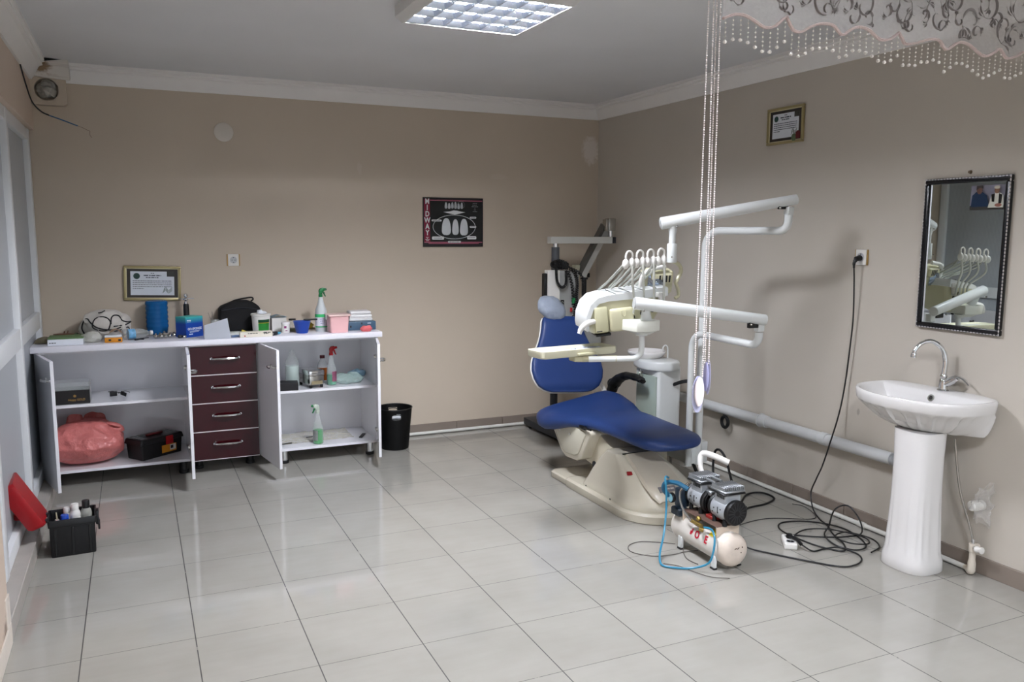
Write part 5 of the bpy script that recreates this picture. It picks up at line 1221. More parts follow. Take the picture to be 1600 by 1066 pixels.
# ================================================================ mobile x-ray stand behind the chair
XR = thing('xray_stand', 'grey mobile x-ray stand with a scissor arm in the back corner', 'x-ray stand', (-.56, -.45, 0))
b = B(); b.prism([(-.72, -.10), (-.72, -.30), (-.70, -.86), (-.60, -.86), (-.60, -.42), (-.40, -.42), (-.38, -.80), (-.28, -.80), (-.30, -.10)], .028, .085, .006, 2); b.build('base', DARK_METAL, XR)
for x, y in ((-.68, -.15), (-.34, -.15), (-.65, -.82), (-.33, -.76)):
    b = B(); b.cyl((x, y-.012, .02), (x, y+.012, .02), .02, seg=14, bev=.003); b.build('caster', BLACK_RUBBER, XR)
CX, CY = -.615, -.43
b = B(); b.cyl((CX, CY, .07), (CX, CY, 1.0), .03, seg=20); b.build('column', DARK_METAL, XR)
b = B(); b.cyl((CX, CY, 1.0), (CX, CY, 1.475), .031, seg=20); b.build('upper_column', mat('slate_grey_enamel', '#484b50', .4), XR)
b = B(); b.cyl((CX, CY, 1.47), (CX, CY, 1.505), .024, seg=18); b.build('collar', CHROME, XR)
b = B(); b.box(-.672, -.125, CY-.03, CY+.03, 1.502, 1.555, .003, 1); ar = b.build('level_arm', LIGHT_GREY, XR)
b = B(); b.box(-.127, -.092, CY-.028, CY+.028, 1.504, 1.553, .002, 1); b.build('arm_cap', DARK_METAL, ar)
b = B(); b.cyl((-.128, CY, 1.55), (-.128, CY, 1.61), .02, seg=16); b.build('swivel', CHROME, XR)
b = B(); b.box(-.165, -.10, CY-.035, CY+.035, 1.6, 1.7, .008, 2); b.box(-.185, -.165, CY-.03, CY+.03, 1.6, 1.69, .003, 1); b.build('swivel_block', STEEL, XR)
S0, S1 = Vector((-.15, -.40, 1.64)), Vector((-.275, -.22, 1.245))
d = (S1-S0).normalized(); sd = Vector((1, 0, 0))-d*d.x; sd.normalize(); nn = d.cross(sd)
def bar(off, w, t, m, name):
    b = B(); rs = [[p+sd*(off+w*a)+nn*t*c for a, c in ((-.5, -.5), (.5, -.5), (.5, .5), (-.5, .5))] for p in (S0, S1)]; b.rings(rs); return b.build(name, m, XR)
bar(.014, .05, .05, LIGHT_GREY, 'scissor_arm'); bar(-.026, .028, .052, mat('shadow_grey', '#56544f', .5), 'scissor_arm_shade_side')  # shaded side of the arm put in as a separate darker bar
b = B(); b.box(-.34, -.295, -.25, -.19, 1.215, 1.33, .004, 1); b.build('arm_pivot', mat('olive_grey', '#a5a28c', .4), XR)
b = B(); b.cyl((-.235, -.21, 1.215), (-.235, -.21, .9), .02, seg=14); b.cyl((-.235, -.21, 1.21), (-.235, -.21, 1.225), .032, seg=14); b.box(-.205, -.19, -.225, -.2, 1.225, 1.26, .002, 1); b.build('hanger', BLACK, XR)
b = B(); b.box(-.30, -.11, -.3, -.14, .66, .9, .02, 3); b.build('tube_head', GREY_METAL, XR)
b = B(); b.box(-.3, -.16, -.305, -.15, .63, .662, .006, 1); b.build('tube_window', BLACK, XR)
# control box on the column, with its coiled cords
b = B(); b.box(-.725, -.625, -.53, -.46, .98, 1.302, .004, 1); b.build('control_panel', WHITE_PLASTIC, XR)
b = B(); b.box(-.625, -.455, -.52, -.46, .92, 1.30, .004, 1); cb2 = b.build('control_box', GREY_METAL, XR)
b = B(); b.box(-.752, -.726, -.52, -.47, 1.03, 1.28, .006, 1); b.build('side_grip', BLACK, XR)
b = B(); b.box(-.612, -.583, -.523, -.519, 1.03, 1.075, .001, 1); sw = b.build('dial', BLACK, cb2)
b = B(); b.tube([(-.6+.009*math.cos(t), -.5235, 1.052+.011*math.sin(t)) for t in [k*.8 for k in range(6)]], .0016, 6, 2); b.build('dial_mark', LIGHT_GREY, sw)
b = B(); b.box(-.475, -.455, -.524, -.52, .86, .92, .002, 1); b.build('wall_plate', mat('dull_grey_plate', '#8d8a82', .5), cb2)
def coil(pts, rc, turns, r):
    P = smooth_path(pts, 40); n = len(P); out = []
    L = [0]
    for a, c in zip(P, P[1:]): L.append(L[-1]+(c-a).length)
    N = turns*9
    for k in range(N+1):
        s = L[-1]*k/N; i = max(j for j in range(n) if L[j] <= s+1e-9); i = min(i, n-2); t = (s-L[i])/max(1e-9, L[i+1]-L[i]); p = P[i].lerp(P[i+1], t); dd = (P[i+1]-P[i]).normalized(); u = dd.orthogonal().normalized(); v = dd.cross(u); a = 2*PI*k/9
        out.append(p+u*rc*math.cos(a)+v*rc*math.sin(a))
    b = B(); b.tube(out, r, 5, 1); return b
coil([(-.66, -.50, 1.35), (-.62, -.52, 1.33), (-.56, -.50, 1.34), (-.60, -.47, 1.36), (-.67, -.49, 1.34), (-.62, -.53, 1.355), (-.56, -.52, 1.325)], .02, 30, .006).build('coiled_cord', BLACK_RUBBER, XR)
coil([(-.67, -.55, 1.32), (-.665, -.56, 1.22), (-.63, -.565, 1.175), (-.59, -.56, 1.2), (-.585, -.55, 1.3)], .008, 32, .0045).build('coiled_cord', BLACK_RUBBER, XR)
coil([(-.57, -.53, 1.32), (-.51, -.54, 1.29), (-.485, -.545, 1.2), (-.49, -.54, 1.1), (-.478, -.54, 1.02)], .011, 22, .0042).build('coiled_cord', BLACK_RUBBER, XR)
coil([(-.57, -.53, 1.33), (-.46, -.55, 1.27), (-.432, -.55, 1.16), (-.44, -.545, 1.05)], .009, 18, .004).build('coiled_cord', BLACK_RUBBER, XR)
coil([(-.56, -.53, 1.3), (-.53, -.54, 1.2), (-.515, -.54, 1.1), (-.51, -.53, 1.05), (-.49, -.535, .98), (-.52, -.54, .93)], .01, 18, .004).build('coiled_cord', BLACK_RUBBER, XR)
coil([(-.478, -.53, .95), (-.485, -.52, .85), (-.48, -.51, .75)], .008, 9, .0038).build('coiled_cord', BLACK_RUBBER, XR)
b = B(); b.cyl((-.515, -.545, 1.05), (-.512, -.545, 1.09), .013, seg=10); b.build('green_plug', GREEN, XR)
for x, z, m in ((-.535, .985, RED), (-.505, .96, BLACK), (-.48, .985, BLACK)):
    b = B(); b.cyl((x, -.545, z), (x+.003, -.545, z+.03), .009, seg=10); b.build('plug', m, XR)
# ================================================================ washbasin on a pedestal
SK = thing('washbasin', 'white ceramic pedestal washbasin with a scalloped underside and chrome tap', 'washbasin', (-.2, -3.40, 0))
YC, ZR = -3.385, .838
def rim(t, s=1.0, dx=0):
    """plan outline: straight along the wall, full round front; t in [0,1) counter-clockwise"""
    a = 2*PI*t; c, q = math.cos(a), math.sin(a)
    # superellipse front (towards -x), flattened back
    x = -.015-.435*s*(.5+.5*(-c))**1.0 if False else None
    ex = .4
    X = math.copysign(abs(c)**(ex if c > 0 else .95), c); Yv = math.copysign(abs(q)**(.95 if c < 0 else .6), q)
    px = -.19+.19*X if c > 0 else -.19+.235*X
    w = max(0, min(1, (c+.15)/.5)); sy = s+(1-s)*.72*w if dx > .0 else s       # the back stays broad down the wall
    return Vector((-.19+(px+.19)*(s+(1-s)*.9*w if dx > 0 else s)+dx*(1-w), YC+.315*Yv*sy, 0))
N = 120
def ring(s, z, dx=0, flute=0, clampx=-.004):
    out = []
    for k in range(N):
        p = rim(k/N, s, dx); p.z = z
        if flute:
            a = 2*PI*k/N; front = max(0, min(1, .35-math.cos(a)))
            f = flute*front*abs(math.sin(a*13))**.7; d = Vector((p.x+.19, p.y-YC, 0)); d = d.normalized() if d.length > 1e-6 else d
            p -= d*f
        p.x = min(p.x, clampx); out.append(p)
    return out
b = B()
b.rings([ring(.36, ZR-.175, .05), ring(.44, ZR-.172, .05), ring(.60, ZR-.155, .035, .012), ring(.74, ZR-.13, .022, .024), ring(.86, ZR-.10, .012, .038), ring(.94, ZR-.07, .004, .034), ring(.972, ZR-.056, 0, .008), ring(.985, ZR-.046), ring(1.0, ZR-.012), ring(1.0, ZR-.003), ring(.985, ZR+.003), ring(.955, ZR+.003), ring(.945, ZR+.001, 0, 0, -.10), ring(.91, ZR-.006, -.006, 0, -.112), ring(.85, ZR-.03, -.014, 0, -.122), ring(.74, ZR-.075, -.022, 0, -.135), ring(.56, ZR-.115, -.03), ring(.3, ZR-.13, -.03), ring(.06, ZR-.134, -.03)], cap=True)
bs = b.build('basin', CERAMIC, SK, ang=45)
# raised deck along the wall that carries the tap
if 0: b = B(); b.prism([(-.004, -3.655), (-.004, -3.115), (-.03, -3.12), (-.075, -3.22), (-.11, -3.33), (-.118, -3.385), (-.11, -3.44), (-.075, -3.55), (-.03, -3.65)], ZR-.06, ZR+.005, .006, 3); b.build('tap_deck', CERAMIC, bs, ang=50)
b = B(); b.lathe([(.017, 0), (.017, .004), (.0105, .004), (.0105, -.004), (0, -.004)], M=T(-.121, -3.39, ZR-.03, ry=R(-72)), seg=18, cap=False); o = b.build('overflow_ring', CHROME, bs)
b = B(); b.lathe([(0, .0005), (.0105, .0005), (.0105, .001), (0, .001)], M=T(-.121, -3.39, ZR-.03, ry=R(-72)), seg=18); b.build('overflow_hole', mat('drain_dark', '#0a0a0b', .5), o)
b = B(); b.lathe([(0, 0), (.022, 0), (.024, .003), (.016, .004), (0, .002)], (-.225, YC, ZR-.131), 18); b.build('plug_hole', CHROME, bs)
# pedestal: hollow fluted column, flared foot
def ped(z, hx, hy, cx, fl=0):
    out = []
    for k in range(72):
        a = 2*PI*k/72; c, q = math.cos(a), math.sin(a)
        X = math.copysign(abs(c)**.6, c); Yv = math.copysign(abs(q)**.75, q); f = 1-fl*(.5-.5*math.cos(a*18))*(1 if c < .35 else 0)
        out.append(Vector((cx+hx*X*f, -3.425+hy*Yv*f, z)))
    return out
b = B(); b.rings([ped(0, .108, .122, -.222), ped(.006, .112, .126, -.222), ped(.05, .109, .124, -.222), ped(.075, .104, .118, -.222, .0), ped(.10, .101, .114, -.222, .06), ped(.2, .097, .108, -.222, .055), ped(.3, .094, .103, -.222, .03), ped(.4, .091, .100, -.222, .0), ped(.55, .09, .100, -.222), ped(.672, .094, .104, -.222)]); b.build('pedestal', CERAMIC, SK, ang=50)
# tap: swan neck and lever
b = B(); FX, FY, FZ = -.058, -3.40, ZR+.0025
b.lathe([(0, 0), (.026, 0), (.027, .004), (.021, .01), (.019, .04), (.0175, .055), (.013, .06), (.0165, .068), (.0165, .074), (.012, .082), (0, .083)], (FX, FY, FZ), 20); tp = b.build('tap', CHROME, SK)
b = B(); b.tube([(FX, FY, FZ+.075), (FX+.004, FY, FZ+.15), (FX-.015, FY+.01, FZ+.205), (FX-.06, FY+.03, FZ+.238), (FX-.105, FY+.05, FZ+.228), (FX-.13, FY+.062, FZ+.195), (FX-.134, FY+.064, FZ+.178)], [.0125, .0125, .0115, .0105, .010, .0095, .0095], 12, 6); b.build('spout', CHROME, tp)
b = B(); b.cyl((FX-.134, FY+.064, FZ+.182), (FX-.136, FY+.065, FZ+.16), .0135, .0135, 16, bev=.002); b.build('aerator', CHROME, tp)
b = B(); b.tube([(FX, FY, FZ+.03), (FX+.012, FY-.03, FZ+.05), (FX+.016, FY-.06, FZ+.072)], [.018, .019, .016], 12, 5); b.tube([(FX+.016, FY-.055, FZ+.075), (FX+.016, FY-.09, FZ+.07), (FX+.014, FY-.125, FZ+.045)], [.014, .011, .008], 10, 5, flat=.5); b.build('lever', CHROME, tp)

# ================================================================ plumbing along the walls
PIPE = mat('white_ppr_pipe', '#d9d8d2', .35, var=.06, vscale=6)
r = thing('drain_pipe', 'fat grey-white drain pipe running along the right wall behind the posts', 'pipe', (-.05, -2.2, .4))
DZ = lambda y: .425-.004*(y+1.4)
DX = -.045
b = B(); b.cyl((DX, -1.2, DZ(-1.2)), (DX, -3.13, DZ(-3.13)), .033, seg=20); b.build('pipe', mat('grey_white_pipe', '#c4c6c6', .4, var=.06), r)
for y in (-2.14, ):
    b = B(); b.cyl((DX, y, DZ(y)), (DX, y-.06, DZ(y-.06)), .039, seg=20, bev=.003); b.tube([(DX+.041*math.cos(2*PI*k/16), y, DZ(y)+.041*math.sin(2*PI*k/16)) for k in range(16)], .004, 6, 1, closed=True); b.build('pipe_socket', mat('grey_white_pipe', '#c4c6c6', .4), r)
b = B(); b.cyl((DX, -2.64, DZ(-2.64)), (DX, -2.69, DZ(-2.69)), .037, seg=20, bev=.003); b.build('pipe_socket', mat('grey_white_pipe', '#c4c6c6', .4), r)
b = B(); b.tube([(DX, -1.78, DZ(-1.78)-.03), (DX, -1.79, DZ(-1.78)-.06)], .006, 6, 1); 
b.tube([(DX-.004+.0*k, -1.80+.032*math.cos(2*PI*k/16), .345+.036*math.sin(2*PI*k/16)) for k in range(16)], .011, 8, 1, closed=True); b.build('rubber_loop', BLACK_RUBBER, r)
P = [(DX, -3.12+.0, DZ(-3.12)), (-.06, -3.2, .43), (-.09, -3.28, .44), (-.12, -3.33, .46)]
b = B(); sp = smooth_path(P, 14); b.tube(sp, [.031 if k % 2 else .026 for k in range(len(sp))], 14, 1); b.build('ribbed_hose', mat('grey_ribbed_hose', '#a6a8ab', .4), r)
b = B(); b.cyl((-.07, -3.60, .33), (-.004, -3.61, .33), .024, seg=18, bev=.003); single(b.build('drain_stub', PIPE), 'white waste pipe stub on the wall right of the pedestal', 'pipe')
b = B(); b.sheet(lambda u, v: (-.05+.04*math.cos(2*PI*u)*(.5+v*.5), -3.645+.04*math.sin(2*PI*u)*(1.3-v), .26+.19*v), 40, 22); b.jitter(.035, 15, 4); b.jitter(.014, 38, 6); single(b.build('plastic_wrap', film('clear_wrap', '#dcd9d6', .12, .1, .9)), 'crumpled clear plastic wrapped round the waste stub by the pedestal', 'plastic')
r = thing('water_pipe', 'thin white water pipe lying along the skirting of both walls', 'pipe', (-.035, -1.7, 0))
b = B(); b.cyl((-.028, -.05, .016), (-.028, -3.40, .016), .0125, seg=12); b.cyl((-.028, -3.40, .016), (-.034, -3.585, .016), .0125, seg=12); b.build('pipe', PIPE, r)
b = B(); b.cyl((-.04, -.03, .016), (-1.74, -.03, .016), .0125, seg=12); b.cyl((-.028, -.025, .016), (-.06, -.03, .016), .0165, seg=12); b.build('pipe', PIPE, r)
for y in (-1.45, -2.92):
    b = B(); b.cyl((-.028, y, .016), (-.028, y-.05, .016), .0165, seg=12, bev=.002); b.build('pipe_joint', PIPE, r)
r = thing('stop_valve', 'white elbow pipe with a knobbed stop valve right of the washbasin pedestal', 'valve', (-.05, -3.6, 0))
b = B(); b.tube([(-.034, -3.57, .018), (-.05, -3.60, .018), (-.062, -3.618, .022), (-.064, -3.622, .045), (-.064, -3.622, .12)], [.0125, .016, .019, .018, .0145], 12, 4); b.cyl((-.064, -3.622, .115), (-.064, -3.622, .155), .019, seg=14, bev=.003); b.cyl((-.064, -3.622, .138), (-.03, -3.622, .138), .013, seg=12); b.build('elbow_pipe', mat('cream_pipe', '#d6cdbf', .4), r)
b = B(); b.cyl((-.064, -3.622, .14), (-.085, -3.65, .14), .009, seg=12); b.cyl((-.064, -3.622, .15), (-.064, -3.62, .175), .007, seg=10); b.build('valve_body', CHROME, r)
b = B(); b.lathe([(0, 0), (.012, 0), (.015, .006), (.015, .014), (.011, .024), (.016, .03), (.016, .036), (0, .04)], M=T(-.083, -3.648, .14, ry=R(-35), rx=R(80)), seg=12); b.build('valve_knob', WHITE_PLASTIC, r)
b = B(); b.tube([(-.064, -3.62, .17), (-.07, -3.60, .24), (-.085, -3.555, .38), (-.09, -3.53, .5), (-.085, -3.505, .63)], .0055, 8, 6); single(b.build('supply_hose', STEEL), 'slim braided steel hose rising from the stop valve to the basin', 'hose')

# ================================================================ cables on the right
CAB = mat('black_cable', '#121213', .45)
def cable(name, label, pts, rr=.0042, m=CAB, cat='cable', n=8):
    b = B(); b.tube(pts, rr, 8, n); return single(b.build(name, m), label, cat)
# plug + long cord falling to the power strip
r = thing('mains_cable', 'black mains cable hanging from the right wall socket to the coil on the floor', 'cable', (-.03, -2.81, 1.45))
b = B(); b.cyl((-.013, -2.815, 1.458), (-.05, -2.815, 1.452), .016, .013, 14, bev=.003); b.tube([(-.045, -2.815, 1.45), (-.056, -2.814, 1.43), (-.054, -2.813, 1.405)], [.011, .008, .006], 8, 4); b.build('plug', BLACK, r)
b = B(); b.tube([(-.054, -2.813, 1.41), (-.045, -2.812, 1.32), (-.03, -2.805, 1.12), (-.03, -2.79, .91), (-.03, -2.775, .76), (-.05, -2.765, .60), (-.09, -2.75, .43), (-.085, -2.70, .29), (-.06, -2.635, .19), (-.06, -2.60, .10), (-.10, -2.66, .03), (-.15, -2.76, .008), (-.19, -2.86, .007), (-.26, -2.97, .007), (-.32, -3.10, .007), (-.40, -3.17, .007), (-.46, -3.07, .007), (-.48, -2.95, .007), (-.475, -2.82, .007), (-.42, -2.74, .007), (-.33, -2.73, .007), (-.22, -2.79, .008), (-.16, -2.92, .012), (-.17, -3.05, .008), (-.24, -3.17, .008), (-.33, -3.19, .009), (-.38, -3.11, .012), (-.33, -2.98, .014), (-.22, -2.90, .022), (-.1, -2.82, .07), (-.05, -2.86, .10), (-.06, -2.95, .06), (-.12, -3.03, .012), (-.24, -3.04, .013), (-.36, -2.99, .012), (-.44, -2.93, .01), (-.49, -2.90, .012), (-.528, -2.918, .016)], .0042, 8, 8); b.build('cord', CAB, r)
b = B(); pts = [(-.57, -3.066, .03), (-.54, -3.11, .008), (-.47, -3.11, .007), (-.40, -3.14, .016), (-.36, -3.22, .007), (-.40, -3.29, .007), (-.48, -3.325, .007), (-.56, -3.31, .007), (-.65, -3.20, .007), (-.75, -3.05, .007), (-.83, -2.96, .02), (-.90, -2.92, .08), (-.94, -2.91, .14)]
b.tube(pts, .0042, 8, 8); single(b.build('extension_lead', CAB), 'black lead curving over the tiles from the power strip to the compressor', 'cord')
b = B(); b.tube([(-.505, -2.93, .006), (-.46, -2.90, .008), (-.36, -2.88, .016), (-.25, -2.94, .02), (-.17, -3.08, .016), (-.21, -3.16, .014), (-.30, -3.13, .018), (-.31, -3.03, .02), (-.2, -3.0, .018), (-.13, -3.1, .008), (-.18, -3.2, .007), (-.28, -3.24, .007)], .0038, 8, 8); single(b.build('coiled_cable', CAB), 'black cable end looped within the coil beside the pedestal', 'cord')
r = thing('power_strip', 'white two-way power strip on the floor with a black plug', 'power strip', (-.575, -2.985, 0), R(54))
b = B(); b.box(-.07, .07, -.032, .032, 0, .034, .008, 3); b.box(-.068, .068, -.03, .03, .012, .014); b.build('body', WHITE_PLASTIC, r, False)
for x in (-.038, .032):
    b = B(); b.lathe([(.021, .0335), (.022, .036), (.0195, .036), (.0185, .034), (0, .034)], (x, 0, 0), 18); b.cyl((x-.008, 0, .034), (x-.008, 0, .0347), .003, seg=8); b.cyl((x+.008, 0, .034), (x+.008, 0, .0347), .003, seg=8); b.build('outlet', mat('socket_grey', '#b9bbbd', .5), r, False)
b = B(); b.cyl((.01, .0, .036), (.01, 0, .058), .017, .014, 12, bev=.003); b.tube([(.0, .0, .05), (-.03, -.03, .045), (-.06, -.05, .03)], .009, 8, 4); b.build('plug', BLACK, r, False)
cable('thin_lead', 'thin grey lead trailing over the tiles from the compressor towards the coil', [(-.86, -2.90, .1), (-.6, -2.66, .01), (-.40, -2.64, .005), (-.2, -2.74, .005), (-.12, -2.70, .005), (-.07, -2.56, .005), (-.1, -2.5, .005)], .0025, mat('dark_grey_lead', '#3a3938', .5))
cable('black_hose', 'thick black cable loop standing up beside the skirting behind the compressor', [(-.30, -2.02, .008), (-.23, -1.93, .02), (-.2, -1.885, .10), (-.2, -1.90, .185), (-.2, -1.95, .205), (-.2, -2.01, .16), (-.22, -2.09, .06), (-.25, -2.17, .01), (-.33, -2.3, .008)], .008, BLACK_RUBBER, 'cable')
cable('black_hose', 'black cable loop lying flat on the tiles right of the compressor', [(-.62, -2.64, .12), (-.48, -2.50, .02), (-.36, -2.36, .007), (-.22, -2.25, .007), (-.12, -2.27, .007), (-.13, -2.38, .007), (-.25, -2.44, .007), (-.40, -2.46, .007), (-.52, -2.58, .02), (-.62, -2.70, .12)], .006, BLACK_RUBBER, 'cable')
cable('black_hose', 'black hoses dropping from the dental unit posts to the floor', [(-.47, -2.03, .17), (-.46, -2.1, .07), (-.5, -2.25, .012), (-.62, -2.42, .012), (-.76, -2.55, .03), (-.84, -2.62, .12)], .011, BLACK_RUBBER, 'hose')
cable('thin_wire', 'thin grey wire looping over the tiles left of the compressor', [(-1.12, -2.76, .012), (-1.16, -2.70, .004), (-1.25, -2.645, .004), (-1.33, -2.66, .004), (-1.37, -2.72, .004), (-1.355, -2.78, .004), (-1.29, -2.84, .004), (-1.2, -2.86, .006), (-1.13, -2.85, .004), (-1.06, -2.87, .008)], .0022, mat('grey_wire', '#55504c', .5), 'wire')
cable('thin_wire', 'thin grey wire bowing over the tiles in front of the compressor', [(-1.31, -2.93, .004), (-1.26, -2.985, .004), (-1.235, -3.07, .004), (-1.2, -3.15, .004), (-1.13, -3.20, .004)], .0018, mat('grey_wire', '#55504c', .5), 'wire')
cable('thin_wire', 'short thin wire with a curled end beside the compressor foot', [(-1.1, -2.80, .008), (-1.14, -2.86, .004), (-1.17, -2.93, .004), (-1.165, -3.0, .004), (-1.16, -3.0, .004)], .002, mat('grey_wire', '#55504c', .5), 'wire')

# ================================================================ compressor
AX = Vector((-.03, -1, 0)).normalized()           # tank axis, towards the viewer
CO = Vector((-1.05, -2.925, 0)); RZ = math.atan2(AX.x, -AX.y)     # local -y = axis
CP = thing('air_compressor', 'small white air compressor with twin silver motors, a tank and blue hose', 'compressor', tuple(CO), RZ)
TANKM = plaster('chipped_white_enamel', '#d9d5cf', None)
rt_, zt_ = .079, .1
b = B(); prof = [(.0, -.232), (.03, -.23), (.058, -.222), (.074, -.208), (rt_, -.19), (rt_, .19), (.074, .208), (.058, .222), (.03, .23), (0, .232)]
b.lathe([(r_, h) for r_, h in prof], M=T(0, 0, zt_, rx=R(90)), seg=40); tk = b.build('tank', mat('scuffed_white_enamel', '#dcd7cf', .35, var=.12, vscale=16), CP, False)
b = B(); b.lathe([(.0806, .186), (.0806, .192), (.0752, .209), (.0595, .2235), (.031, .2318), (0, .2338)], M=T(0, 0, zt_, rx=R(90)), seg=40, cap=False); b.build('end_cap', mat('bounce_tinted_enamel', '#d3c6b9', .4, var=.2, vscale=22), tk, False)  # warm bounce light put into the cap's colour as a pinkish tint
b = B(); b.tube([(.01, -.2335, .125), (.0, -.234, .118), (-.008, -.234, .122), (-.016, -.233, .116)], .0016, 6, 4); b.ball((.03, -.23, .122), (.004, .003, .004), 8, 6); b.ball((.022, -.232, .098), (.003, .003, .003), 8, 6); b.build('chip_mark', mat('rust_dark', '#4d3a30', .7), tk, False)
def on_tank(ang, y): a = R(ang); return T(math.cos(a)*(rt_+.0012), y, zt_+math.sin(a)*(rt_+.0012), rz=0) @ Matrix.Rotation(a, 4, 'Y').inverted() @ Matrix.Rotation(R(90), 4, 'Z') @ Matrix.Rotation(R(90), 4, 'X')
REDP = mat('red_print', '#b3122c', .4)
MTX = lambda y, ang=152: T(-(rt_+.001)*math.cos(R(180-ang)), y, zt_+(rt_+.001)*math.sin(R(180-ang)), rz=R(-90)) @ Matrix.Rotation(R(90-(180-ang)), 4, 'X')
b = B(); b.text('O', .052, MTX(-.02, 163), sx=.85, bold=.0012, depth=.002); b.build('letter', REDP, tk, False)
b = B(); b.text('E', .052, MTX(-.092, 163), sx=.85, bold=.0012, depth=.002); b.build('letter', REDP, tk, False)
b = B(); b.box(-.012, .0, -.012, .006, -.001, .001, M=MTX(.022, 163)); b.box(-.002, .006, -.004, .02, -.001, .001, M=MTX(.022, 163)); b.build('worn_letter', REDP, tk, False)
b = B(); b.box(-.021, .021, -.02, .02, -.0006, .0012, M=MTX(-.12, 128)); b.build('warning_sticker', mat('yellow_sticker', '#d8c11c', .4), tk, False)
# brackets: top cradle plates and feet
for y in (-.155, .12):
    b = B(); b.raw([(-.062, y-.003, .14), (.062, y-.003, .14), (.062, y+.003, .14), (-.062, y+.003, .14), (-.066, y-.003, .205), (.066, y-.003, .205), (.066, y+.003, .205), (-.066, y+.003, .205)], [(0, 1, 5, 4), (2, 3, 7, 6), (4, 5, 6, 7), (0, 4, 7, 3), (1, 2, 6, 5)]); b.build('cradle', mat('stained_bracket', '#c9b9a8', .45, var=.2), CP, False)
    for s in (-1, 1):
        b = B(); b.box(s*.07-.008, s*.07+.008, y-.012, y+.018, .008, .068, .003, 1); o = b.build('foot', WHITE_ENAMEL, CP, False)
        b = B(); b.box(s*.07-.012, s*.07+.012, y-.013, y+.02, 0, .009, .003, 1); b.build('rubber_pad', BLACK_RUBBER, o, False)
b = B(); b.box(-.064, .064, -.157, .123, .203, .208, .001, 1); b.build('deck', mat('rust_brown_deck', '#5f4a40', .6, var=.3), CP, False)
MX = .02
# two motors
for yk, nm in ((-.112, 'front'), (.078, 'rear')):
    zc = .275
    b = B(); b.lathe([(0, -.058), (.05, -.058), (.056, -.05), (.058, -.04), (.058, .045), (.053, .056), (0, .056)], M=T(MX, yk, zc, rx=R(90)), seg=32); mt = b.build('motor', mat('silver_paint', '#b6bbc0', .35, metal=.35, var=.08), CP, False)
    b = B(); b.lathe([(0, .057), (.055, .057), (.061, .062), (.061, .078), (.055, .084), (.0, .085)], M=T(MX, yk, zc, rx=R(90)), seg=32)
    cvm = b.build('fan_cover', BLACK, mt, False)
    b = B()
    for k in range(16):
        a = 2*PI*k/16; b.box(.014, .05, -.0022, .0022, 0, .0016, M=T(MX, yk-.0848, zc, rx=R(90)) @ Matrix.Rotation(a, 4, 'Z'))
    b.build('fan_grille', mat('grille_grey', '#2b2b2d', .5), cvm, False)
    b = B(); b.lathe([(0, -.056), (.053, -.056), (.056, -.06), (.056, -.072), (.05, -.077), (0, -.078)], M=T(MX, yk, zc, rx=R(90)), seg=32); b.build('rear_cover', BLACK, mt, False)
    b = B()
    for (dy, dz) in ((.02, .012), (-.012, -.02), (.03, -.028), (-.03, .02)): 
        b.cyl((MX-.0575, yk+dy, zc+dz*.5), (MX-.0585, yk+dy, zc+dz*.5), .004, seg=8)
    b.box(MX-.0595, MX-.0572, yk-.012, yk-.008, zc-.012, zc+.018); b.build('slot', BLACK, mt, False)
    b = B(); b.box(MX-.045, MX+.045, yk-.05, yk+.035, zc+.035, zc+.085, .004, 1); cy = b.build('cylinder_block', mat('silver_paint', '#b6bbc0', .35, metal=.35), mt, False)
    b = B()
    for k in range(5): b.box(MX-.047, MX-.0445, yk-.04+.012*k, yk-.034+.012*k, zc+.062, zc+.078)
    b.build('vent', BLACK, cy, False)
    b = B(); b.box(MX-.062, MX+.062, yk-.066, yk+.05, zc+.084, zc+.092, .003, 1); b.build('gasket', BLACK, mt, False)
    b = B(); b.box(MX-.06, MX+.06, yk-.064, yk+.048, zc+.092, zc+.104, .004, 1)
    for k in range(11): b.box(MX-.055+.011*k-.002, MX-.055+.011*k+.002, yk-.058, yk+.042, zc+.1, zc+.121, .0008, 1)
    b.build('cylinder_head', ALU, mt, False)
    for sx in (MX-.04, MX+.04):
        for sy in (-.045, .035):
            b = B(); b.cyl((sx, yk+sy, .206), (sx, yk+sy, .24), .012, .009, 10); b.build('mount', BLACK_RUBBER, mt, False)
b = B(); b.box(MX-.03, MX+.03, -.03, .02, .31, .335, .005, 1); b.cyl((MX-.02, -.05, .385), (MX-.02, .03, .385), .007, seg=10); b.build('manifold', ALU, CP, False)
b = B(); b.cyl((MX+.015, -.05, .39), (MX+.015, .03, .39), .007, seg=10); b.build('link_pipe', ALU, CP, False)
b = B(); b.cyl((MX, -.015, .275), (MX, .02, .275), .05, seg=24); b.build('middle_fan', BLACK, CP, False)
b = B(); b.box(-.03, .03, -.08, -.02, .209, .225, .002, 1); b.build('red_part', mat('dull_red', '#8e2a24', .5), CP, False)
# carrying handle: white grip on a bent post
b = B(); b.tube([(.055, .11, .36), (.05, .14, .40), (.06, .16, .455), (.075, .15, .475), (.11, .11, .465), (.16, .06, .44)], [.011, .012, .014, .015, .016, .016], 12, 6); b.build('carry_handle', mat('white_grip', '#e2e0dc', .4), CP, False)
